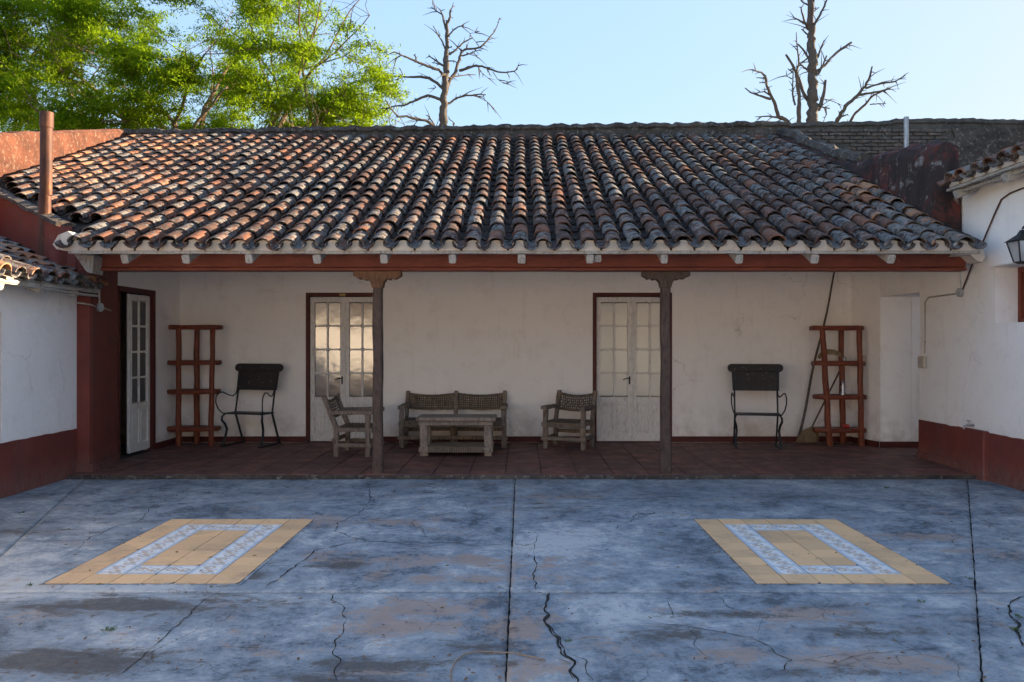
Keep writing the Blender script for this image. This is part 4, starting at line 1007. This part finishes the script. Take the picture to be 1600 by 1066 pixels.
# leaning pole, broom, things on the shelf
m = MB(); a, b = ground(1246, 691, .06), at(1308, 410, 11.62); m.tube([a.lerp(b, k / 14) + Vector((.012 * math.sin(k * .8), 0, 0)) for k in range(15)], [.021 - .0006 * k for k in range(15)], 8)
tag(part('leaning_pole', m, 'pole_wood', None, smooth=True), 'long thin grey wooden pole leaning on the wall beside the right log shelf', 'pole')
br = thing('broom', 'straw broom standing head down behind the right log shelf', 'broom', (4.12, 11.45, .05))
h0 = Vector((0.02, -.02, .22)); h1 = Vector((.56, .14, 1.18))
m = MB(); m.tube([h0, h0.lerp(h1, .5), h1], .012, 8); P('handle', m, 'pole_wood', br)
m = MB()
for k in range(170):
    a = random.uniform(0, 6.28); r_ = random.random() ** .5; tip = Vector((-.03 + r_ * .165 * math.cos(a), r_ * .05 * math.sin(a), random.uniform(0, .02) + .02 * r_)); top = Vector((.05 + .03 * math.cos(a), .02 * math.sin(a), .24)); mid = tip.lerp(top, .6) + Vector((.035 * math.cos(a) * r_, .01, .02))
    m.tube([tip, mid, top], [.003, .004, .003], 4, cap=False)
o = P('bristles', m, 'straw', br); o['kind'] = 'stuff'
m = MB()
cx0 = Vector((4.38, 11.34, 1.25))
for k in range(15):
    a = R(200 - k * 13); a2 = R(200 - (k + 1) * 13)
pts = [cx0 + Vector((.17 * math.cos(R(170 - k * 12)), .01 * math.sin(k), .115 * math.sin(R(170 - k * 12)))) for k in range(13)]
m.sweep(pts, [(.036, -.012), (.036, .012), (-.036, .02), (-.036, -.02)], (0, 1, 0), [.35 + .65 * math.sin(math.pi * (k + 1) / 14) for k in range(13)], .004)
tag(part('straw_fan', m, 'straw'), 'curved dry straw bundle lying on the second tier of the right log shelf', 'straw bundle')
m = MB(); m.tube([(4.55, 11.33, 0.755), (4.55, 11.33, 0.775), (4.55, 11.33, 0.815), (4.553, 11.33, 0.865), (4.55, 11.33, 0.905), (4.55, 11.33, 0.940), (4.55, 11.33, 0.965)], [.04, .042, .024, .036, .018, .028, .012], 10)
tag(part('ornament', m, 'galvanised', smooth=True), 'small grey figure-like ornament standing on the third tier of the right log shelf', 'ornament')
m = MB(); m.tube([(4.56, 11.30, 1.235), (4.56, 11.30, 1.255), (4.56, 11.30, 1.285), (4.56, 11.30, 1.295)], [.026, .03, .026, .015], 10)
tag(part('metal_cup', m, 'galvanised', smooth=True), 'small grey metal cup on the second tier of the right log shelf', 'cup')
m = MB(); m.box(4.545, 4.625, 11.26, 11.34, .29, .34, .003, .012); tag(part('red_box', m, 'red_plastic'), 'small bright red box on the lowest tier of the right log shelf', 'box')

# ================================================================== FITTINGS ON THE WALLS
X = 5.05
def wy(px): return X * FPX / (px - CX)
def wp(px, py, dx=-.01): y = wy(px); return Vector((X + dx, y, EYE - (py - CY) * y / FPX))
jb = thing('junction_box', 'round grey junction box with pipes under the right end of the porch beam', 'junction box', wp(1503, 457))
c = Vector((0, 0, 0)); m = MB(); m.tube([(.0, 0, 0), (-.035, 0, 0)], [.055, .05], 14); P('box', m, 'grey_plastic', jb, smooth=True)
q = wp(1503, 457); m = MB(); m.tube([q + Vector((0, 0, .05)), wp(1502, 423)], .009, 7); part('conduit', m, 'tape_white', jb)
m = MB(); m.tube([wp(1497, 459), wp(1475, 462), wp(1452, 465), wp(1447, 472)], .010, 7); part('conduit', m, 'white_board', jb)
m = MB(); m.tube([wp(1447, 472), wp(1446.5, 552)], .010, 7); part('conduit', m, 'white_board', jb)
m = MB(); m.tube([wp(1507, 452, -.02), wp(1524, 408, -.02), wp(1540, 375, -.02), wp(1556, 335, -.015), wp(1566, 312), wp(1580, 302), wp(1600, 294), wp(1640, 282)], .009, 7)
tag(part('cable', m, 'rusty_pipe', None, smooth=True), 'brown cable running up the right wing wall from the round junction box', 'cable')
so_ = thing('socket_box', 'cream socket box on the right wing wall by the passage', 'socket', wp(1445, 566))
m = MB(); m.box(-.045, -.0, -.075, .075, -.075, .075, 0, .008); P('casing', m, 'cream_plastic', so_)
for k in (-1, 1): m = MB(); m.box(-.052, -.0455, k * .032 - .018, k * .032 + .018, -.022, .03, 0, .002); P('socket', m, 'galvanised', so_)
so_ = thing('socket_box', 'cream socket box in the porch corner beside the right log shelf', 'socket', (4.87, 11.42, 1.24))
m = MB(); m.box(-.05, .015, -.08, .08, -.075, .075, 0, .008); P('casing', m, 'cream_plastic', so_)
for k in (-1, 1): m = MB(); m.box(-.057, -.0505, k * .032 - .018, k * .032 + .018, -.022, .03, 0, .002); P('socket', m, 'galvanised', so_)
tp = thing('water_tap', 'small metal garden tap on top of the red pier block on the right wall', 'tap', (5.03, 8.93, .54))
m = MB(); m.tube([(.02, 0, .03), (-.05, 0, .03), (-.085, 0, .025), (-.095, 0, -.01)], [.012, .013, .011, .011], 8); m.tube([(-.04, 0, .04), (-.04, 0, .075)], [.012, .009], 8); P('spout', m, 'galvanised', tp, smooth=True)
m = MB(); m.tube([(-.04, -.035, .08), (-.04, .035, .08)], .007, 7); P('handle', m, 'galvanised', tp)
jl = thing('junction_box', 'round grey junction box on the dark red pier at the left end of the porch', 'junction box', (-4.87, 9.22, 1.90))
m = MB(); m.tube([(-.03, .0, 0), (.03, -.01, 0)], .05, 14); P('box', m, 'grey_plastic', jl, smooth=True)
m = MB(); m.tube([(-.04, -.42, .035), (.035, -.24, .02), (.01, -.05, 0)], .009, 7); P('conduit', m, 'white_board', jl)
m = MB(); m.tube([(.01, .05, 0), (-.08, .42, -.02)], .008, 7); P('conduit', m, 'white_board', jl)
m = MB(); m.tube([(.01, -.01, .05), (.015, -.03, .25)], .010, 7); P('conduit', m, 'white_board', jl)

# lantern
ln = thing('wall_lantern', 'black metal wall lantern with glass panes on the right wing wall', 'lantern', (4.87, 7.78, 2.28))
m = MB(); m.tube([(.18, 0, .28), (.12, 0, .36), (.04, 0, .37), (0, 0, .32)], .010, 8); m.tube([(.18, 0, .2), (.18, 0, .34)], .014, 8); P('bracket', m, 'black_iron', ln, smooth=True)
def frus(m, h0, r0, h1, r1): m.add([(sx * r, sy * r, h) for h, r in ((h0, r0), (h1, r1)) for sx, sy in ((-1, -1), (1, -1), (1, 1), (-1, 1))], [(0, 1, 2, 3), (7, 6, 5, 4)] + [(i, (i + 1) % 4, (i + 1) % 4 + 4, i + 4) for i in range(4)])
m = MB(); frus(m, .205, .105, .27, .03); frus(m, .2701, .034, .31, .015); frus(m, .198, .11, .2045, .11); P('cap', m, 'black_iron', ln)
m = MB()
for sx, sy in ((-1, -1), (1, -1), (1, 1), (-1, 1)): m.beam((sx * .052, sy * .052, 0), (sx * .095, sy * .095, .197), .012, .012, (0, 1, 0), 1)
frus(m, -.02, .03, 0, .058); P('frame', m, 'black_iron', ln)
m = MB(); frus(m, .003, .05, .194, .09); P('pane', m, 'lantern_glass', ln)

# ================================================================== DEAD TREES
def dead_tree(name, label, ox, Y, branches, trunk, sc=5.333, grow=.9, seed=5):
    rnd = random.Random(seed); k = Y / FPX
    f = lambda x, y, dy=0: at(ox + x / sc, y / sc, Y + dy)
    seen = [(q[0], q[1], 0.0) for q in trunk]
    base = f(*trunk[0][:2]); t = thing(name, label, 'tree', (base.x, Y, -.05))
    def bark(pts, rs, nm='branch', n=7):
        P_ = []; R_ = []
        for i in range(len(pts) - 1):
            for q in range(3):
                u = q / 3; p = pts[i].lerp(pts[i + 1], u); r = rs[i] + (rs[i + 1] - rs[i]) * u
                P_.append(p + Vector((rnd.uniform(-1, 1), rnd.uniform(-1, 1), rnd.uniform(-1, 1))) * r * .28); R_.append(r * rnd.uniform(.9, 1.12))
        P_.append(pts[-1]); R_.append(rs[-1]); m = MB(); m.tube(P_, R_, n, .0, True)
        return m
    tp = [Vector((base.x, Y, -.05))] + [f(x, y) for x, y, _ in trunk]; tr = [trunk[0][2] * 1.25 * k / sc] + [r * k / sc for _, _, r in trunk]
    part('trunk', bark(tp, tr, n=10), 'dead_bark', t, smooth=True)
    for bi, (pts, r0, r1) in enumerate(branches):
        tx = min(trunk, key=lambda q: abs(q[1] - pts[0][1]))
        if 8 < abs(tx[0] - pts[0][0]) < 75 and r0 > 7: pts = [(tx[0], pts[0][1] + 12)] + list(pts)
        if pts[0][1] >= 1005: pts = [(tx[0], 1300), ((tx[0] + pts[0][0]) / 2, 1150)] + list(pts)
        sgn = rnd.uniform(-1, 1); n = len(pts); L = 0; V = []
        near = min(seen, key=lambda q: math.dist(q[:2], pts[0]))
        dy0 = near[2] if math.dist(near[:2], pts[0]) < 90 else 0.0
        for i, p in enumerate(pts):
            dy = dy0 + sgn * .9 * i / n * (abs(pts[-1][0] - pts[0][0]) / 300); V.append(f(p[0], p[1], dy)); seen.append((p[0], p[1], dy))
            if i: seen.append(((p[0] + pts[i - 1][0]) / 2, (p[1] + pts[i - 1][1]) / 2, dy))
        rs = [(r0 + (r1 * .7 - r0) * i / (n - 1)) * .86 * k / sc for i in range(n)]
        m = bark(V, rs)
        length = sum(math.dist(a_, b_) for a_, b_ in zip(pts[:-1], pts[1:]))
        for q in range(int(length / 42) + 1):   # twigs and broken snags
            i = rnd.randrange(0, n - 1); p = V[i].lerp(V[i + 1], rnd.random()); d = (V[i + 1] - V[i]).normalized()
            s = Vector((rnd.uniform(-1, 1), rnd.uniform(-1, 1), rnd.uniform(-1, 1))).normalized(); l = rnd.uniform(.06, .24) if rnd.random() < .75 else rnd.uniform(.3, .5)
            e1 = p + (d * .5 + s * .6) * l * .5; e2 = e1 + (d * .4 + s * .5 + Vector((0, 0, -.15))) * l * .6
            m.tube([p, e1, e2, e2 + (e2 - e1) * .7], [.016, .011, .006, .003], 4)
        part('branch', m, 'dead_bark', t, smooth=True)
    return t
dead_tree('dead_tree', 'bare dead tree with level broken branches rising behind the middle of the ridge', 560, 21,
  [([(690, 835), (640, 815), (580, 798), (520, 815), (450, 850), (380, 878), (300, 885), (240, 905), (190, 905)], 18, 6), ([(610, 1035), (560, 1005), (470, 990), (400, 970), (330, 975), (290, 930), (255, 880), (230, 840)], 18, 6),
   ([(715, 755), (660, 695), (590, 650), (520, 640), (430, 645), (370, 640), (300, 632), (230, 627)], 17, 6), ([(345, 645), (370, 625), (350, 580)], 8, 4), ([(360, 645), (320, 665), (275, 668)], 7, 4),
   ([(700, 620), (670, 585), (600, 560), (530, 535), (470, 505), (410, 480), (350, 455), (300, 433)], 17, 8), ([(350, 465), (325, 480), (305, 508)], 7, 4), ([(478, 500), (480, 475), (463, 460), (480, 450)], 8, 4),
   ([(705, 550), (670, 525), (630, 495), (585, 467)], 13, 7), ([(680, 540), (650, 530), (615, 520)], 6, 3), ([(720, 405), (700, 350), (670, 300), (645, 255), (622, 217)], 10, 5),
   ([(735, 250), (715, 190), (700, 120), (660, 100), (630, 75), (605, 58)], 12, 4), ([(690, 110), (690, 90), (720, 80)], 7, 4), ([(745, 190), (765, 140), (765, 90), (785, 60), (790, 22)], 14, 4), ([(640, 75), (622, 45), (618, 10)], 5, 3),
   ([(750, 300), (790, 255), (830, 225), (880, 213)], 9, 7), ([(860, 222), (900, 255), (930, 280), (970, 275), (1000, 255)], 4, 2), ([(930, 290), (970, 340), (1000, 385)], 4, 2),
   ([(750, 455), (790, 435), (830, 395), (870, 360), (920, 330), (950, 318)], 12, 8), ([(745, 405), (780, 385)], 9, 6), ([(735, 750), (770, 660), (815, 590), (840, 500), (860, 430), (905, 410), (1010, 400), (1070, 345), (1130, 270), (1160, 210), (1176, 148)], 20, 4),
   ([(860, 430), (825, 390)], 8, 5), ([(865, 465), (920, 450), (980, 425), (1040, 410)], 8, 3), ([(905, 405), (900, 370)], 8, 4), ([(900, 440), (950, 460), (985, 470)], 6, 3), ([(745, 510), (800, 510), (825, 525)], 8, 5),
   ([(840, 590), (900, 570), (960, 550), (1030, 552), (1090, 575), (1160, 600), (1230, 605), (1300, 595), (1325, 570), (1332, 543)], 14, 5), ([(1000, 560), (1030, 610), (1080, 650), (1140, 668)], 4, 2), ([(1120, 600), (1160, 660), (1210, 695), (1260, 685)], 4, 2), ([(1070, 570), (1090, 610), (1110, 640)], 6, 3), ([(1240, 610), (1260, 640)], 5, 3),
   ([(800, 640), (860, 630), (920, 622), (980, 625)], 8, 5), ([(760, 860), (810, 825), (870, 800), (950, 795), (1000, 787), (1060, 790)], 13, 8), ([(975, 795), (1040, 820), (1085, 860), (1120, 905)], 5, 2.5), ([(630, 1035), (605, 1000), (580, 968)], 9, 9), ([(800, 1030), (780, 1010), (755, 993)], 7, 5), ([(650, 725), (620, 750), (590, 775)], 4, 2)],
  [(705, 1100, 34), (708, 1000, 33), (712, 900, 30), (715, 800, 28), (722, 700, 27), (728, 600, 26), (732, 500, 23), (735, 400, 18), (738, 300, 15), (738, 200, 12), (735, 170, 8)])
dead_tree('dead_tree', 'thick bare dead trunk with sawn stubs rising behind the right end of the ridge', 1140, 21,
  [([(480, 1010), (410, 975), (380, 880), (345, 800), (310, 720), (300, 640), (265, 605), (215, 592), (175, 580)], 24, 6), ([(345, 825), (270, 805), (180, 775), (128, 733)], 12, 6), ([(330, 790), (290, 765), (225, 775)], 8, 5), ([(298, 655), (220, 648)], 7, 4), ([(300, 690), (250, 685)], 7, 3), ([(410, 980), (330, 970), (215, 975)], 11, 5),
   ([(580, 1020), (575, 900), (585, 800), (565, 700), (555, 600), (510, 520), (468, 455)], 26, 13), ([(690, 880), (640, 820), (600, 730), (570, 640), (560, 590)], 22, 14), ([(545, 880), (525, 790), (525, 700), (530, 610)], 10, 7), ([(560, 590), (578, 530), (570, 450), (560, 370), (555, 270)], 12, 5), ([(655, 590), (620, 560), (585, 530)], 12, 9), ([(655, 480), (610, 410), (565, 365)], 14, 9), ([(530, 605), (485, 573)], 8, 5), ([(520, 658), (462, 630)], 6, 3), ([(580, 530), (620, 515)], 6, 4),
   ([(650, 290), (600, 243)], 12, 8), ([(650, 240), (625, 180), (600, 100), (597, 60)], 14, 9), ([(620, 195), (575, 165), (528, 145)], 13, 7), ([(650, 40), (610, 20), (590, 0)], 10, 7), ([(705, 210), (750, 130), (790, 50), (815, -10)], 14, 11), ([(700, 95), (745, 63)], 9, 6), ([(695, 80), (705, 0)], 12, 10),
   ([(735, 480), (760, 400), (788, 338)], 13, 8), ([(735, 590), (790, 550), (820, 510), (880, 450), (950, 400), (1015, 355)], 14, 15), ([(740, 620), (780, 540), (808, 465)], 14, 10), ([(745, 910), (780, 800), (800, 668)], 26, 17), ([(650, 830), (720, 860), (780, 895), (835, 905)], 12, 8), ([(800, 905), (808, 950), (785, 1005)], 7, 4), ([(780, 825), (860, 845), (940, 880)], 5, 3),
   ([(890, 1020), (930, 940), (990, 860), (1070, 790), (1130, 720), (1170, 640), (1188, 555)], 26, 10), ([(1130, 735), (1200, 715), (1290, 690), (1380, 680), (1430, 650), (1468, 620)], 11, 5), ([(1080, 790), (1160, 780), (1240, 765), (1300, 755)], 13, 9), ([(1010, 1010), (1050, 940), (1130, 870), (1190, 800), (1260, 765), (1330, 735)], 15, 10), ([(1170, 872), (1240, 865), (1305, 865)], 6, 4), ([(925, 975), (985, 953)], 10, 6)],
  [(695, 1100, 50), (692, 1000, 46), (692, 900, 42), (695, 800, 40), (695, 700, 38), (692, 600, 37), (690, 500, 36), (688, 400, 34), (682, 300, 31), (678, 200, 29), (674, 100, 27), (670, 0, 25), (668, -60, 22)], seed=9)

# ================================================================== LEAFY TREES
def leafy_tree(name, label, base, starts, leafmat, n_leaf, seed, env, leaf=.092):
    """starts: first limbs as (dir, length); env(p)->bool crown envelope"""
    rnd = random.Random(seed); t = thing(name, label, 'tree', base); tips = []; wood_m = MB()
    limbs = []
    def grow(p, d, L, r, lvl, m):
        n = 5; pts = [p]; rs = [r]; q = Vector(p); dd = Vector(d).normalized()
        for i in range(n):
            dd = (dd + Vector((rnd.uniform(-1, 1), rnd.uniform(-1, 1), rnd.uniform(-.7, .9))) * (.16 + .05 * lvl)).normalized()
            q = q + dd * L / n; pts.append(Vector(q)); rs.append(r * (1 - .55 * (i + 1) / n))
            if lvl >= 3: tips.append((Vector(q), dd.copy()))
        m.tube(pts, rs, 7 if lvl < 2 else 5 if lvl < 4 else 3, .0, lvl < 2)
        if lvl >= 5 or rs[-1] < .006: return
        kids = [3, 4, 4, 4, 3][lvl]
        for k in range(kids):
            i = rnd.choice([2, 3, 4, 5, 5]) if k else 5
            ax = dd.cross(Vector((rnd.uniform(-1, 1), rnd.uniform(-1, 1), rnd.uniform(-1, 1)))).normalized()
            nd = Matrix.Rotation(R(rnd.uniform(18, 55) * (1 if k else .5)), 3, ax) @ dd; nd.z = nd.z * .75 + .06
            if not env(pts[i] + nd * L * .5): 
                nd = (nd + (env.c - pts[i]).normalized() * .9).normalized()
                if lvl > 3: continue
            grow(pts[i], nd, L * rnd.uniform(.55, .78), rs[i] * rnd.uniform(.6, .8), lvl + 1, m)
    b = Vector(base); top = b + Vector((0, 0, 4.6))
    tm = MB(); tm.tube([b, b + Vector((.05, 0, 1.5)), b + Vector((-.1, .05, 3.2)), top], [.48, .36, .33, .30], 12, .015); part('trunk', tm, 'live_bark', t, smooth=True)
    for (d, L, r) in starts:
        m = MB(); grow(top - Vector((0, 0, .2)), Vector(d), L, r * .8, 0, m); part('limb', m, 'live_bark', t, smooth=True)
    tips = [x for x in tips if env(x[0]) and noise.noise(x[0] * .8 + Vector((seed, 0, 0))) + .2 * noise.noise(x[0] * 2.2) > -.08]
    # leaflets: small folded blades in flat sprays round each twig tip
    rs = np.random.RandomState(seed); per = max(8, int(n_leaf / max(1, len(tips))))
    T = np.array([x[0][:] for x in tips]); D = np.array([x[1][:] for x in tips]); N = len(T)
    cl = np.repeat(np.arange(N), per); n = len(cl)
    off = rs.normal(size=(n, 3)) * np.array([.20, .20, .09])
    frond = rs.normal(size=(N, 4, 3)) * np.array([1, 1, .35]); frond /= np.linalg.norm(frond, axis=2, keepdims=True)
    fi = rs.randint(0, 4, n); fd = frond[cl, fi]; along = rs.rand(n)[:, None] * .55
    c = T[cl] + fd * along + off * .38; c[:, 2] -= (along[:, 0] ** 2) * .30
    a = fd * .5 + rs.normal(size=(n, 3)) * .6; a /= np.linalg.norm(a, axis=1, keepdims=True)
    up = np.array([0, 0, 1.0]) + rs.normal(size=(n, 3)) * .55; bdir = np.cross(a, up); bdir /= np.linalg.norm(bdir, axis=1, keepdims=True)
    l = (leaf * (.6 + .8 * rs.rand(n)))[:, None]; w = l * .30
    V = np.stack([c - a * l / 2, c + bdir * w / 2, c + a * l / 2, c - bdir * w / 2], 1).reshape(-1, 3)
    me = bpy.data.meshes.new('crown'); me.vertices.add(4 * n); me.loops.add(4 * n); me.polygons.add(n)
    me.vertices.foreach_set('co', V.astype(np.float32).ravel()); me.loops.foreach_set('vertex_index', np.arange(4 * n, dtype=np.int32)); me.polygons.foreach_set('loop_start', np.arange(0, 4 * n, 4, dtype=np.int32)); me.polygons.foreach_set('loop_total', np.full(n, 4, np.int32))
    me.update(calc_edges=True)
    clt = rs.rand(N); me.attributes.new('tint', 'FLOAT', 'POINT').data.foreach_set('value', np.repeat(np.clip(clt[cl] * .6 + rs.rand(n) * .4, 0, 1), 4).astype(np.float32))
    me.materials.append(M[leafmat]); link('crown', me, t)
    print(name, 'tips', N, 'leaves', n)
class Env:
    def __init__(s, c, r): s.c = Vector(c); s.r = r
    def __call__(s, p):
        d = p - s.c; k = 1 + .18 * noise.noise(p * .5); return (d.x / s.r[0]) ** 2 + (d.y / s.r[1]) ** 2 + (d.z / s.r[2]) ** 2 < k
leafy_tree('leafy_tree', 'large spreading tree with sunlit yellow-green feathery leaves behind the left of the roof', (-8.6, 22.5, -.05),
   [((-.55, .1, .75), 4.0, .20), ((.65, -.1, .55), 4.0, .20), ((.15, .6, .8), 3.6, .18), ((.1, -.6, .75), 3.6, .18), ((1.0, .1, .30), 3.8, .16), ((-.2, -.1, 1), 4.0, .20), ((.45, .1, .95), 4.2, .19), ((-.9, -.2, .5), 3.8, .17)],
   'leaf_bright', 250000, 21, Env((-9.0, 22.5, 7.7), (5.7, 4.8, 4.4)))
leafy_tree('leafy_tree', 'darker green spreading tree at the far left behind the orange parapet', (-15.2, 23.5, -.05),
   [((.75, .1, .6), 4.0, .20), ((-.5, -.1, .75), 3.8, .18), ((.15, .6, .8), 3.6, .18), ((.2, -.6, .75), 3.6, .18), ((1.0, -.1, .35), 3.8, .16), ((0, .1, 1), 4.0, .18)],
   'leaf_dark', 175000, 33, Env((-14.6, 23.5, 9.2), (5.2, 4.5, 4.8)))

# ================================================================== SMALL LITTER
m = MB()
for (px, py, sz) in [(35, 802, .05), (173, 985, .06), (1440, 941, .05), (1515, 905, .04), (47, 915, .05), (1385, 763, .06), (1585, 985, .05), (1592, 965, .05), (330, 918, .03), (155, 914, .03), (888, 1003, .04)]:
    p = ground(px, py)
    for k in range(26):
        a = random.uniform(0, 6.28); l = sz * random.uniform(.25, .6); b = p + Vector((random.uniform(-1, 1), random.uniform(-1, 1), 0)) * sz * .4; e = b + Vector((math.cos(a) * l * .7, math.sin(a) * l * .7, l * .5)); s = Vector((-math.sin(a), math.cos(a), 0)) * l * .12
        m.add([b, (b + e) / 2 + s + Vector((0, 0, .004)), e, (b + e) / 2 - s + Vector((0, 0, .004))], [(0, 1, 2, 3)])
tag(part('weeds', m, 'weed_green'), 'tiny green weeds growing in the courtyard cracks', 'weeds', kind='stuff')
m = MB()
for k in range(460):
    p = ground(random.uniform(-30, 1630), 748 + random.random() ** 1.4 * 325, .006)
    if not (-4.9 < p.x < 4.95): continue
    l = random.uniform(.005, .02); a = random.uniform(0, 6.28); d = Vector((math.cos(a), math.sin(a), 0)) * l; s = Vector((-d.y, d.x, 0)) * .35
    m.add([p - d, p + s + Vector((0, 0, .004)), p + d + Vector((0, 0, .003)), p - s], [(0, 1, 2, 3)])
tag(part('leaf_litter', m, 'dry_leaf'), 'scattered dry leaf bits and grit on the courtyard concrete', 'litter', kind='stuff')
m = MB(); m.tube([ground(x, y, .008) for x, y in [(706, 1066), (704, 1050), (712, 1033), (726, 1022), (745, 1018), (775, 1019), (800, 1020), (850, 1030)]], .0035, 5)
tag(part('wire', m, 'wire_tan', smooth=True), 'thin tan wire lying on the concrete near the courtyard centre joint', 'wire')
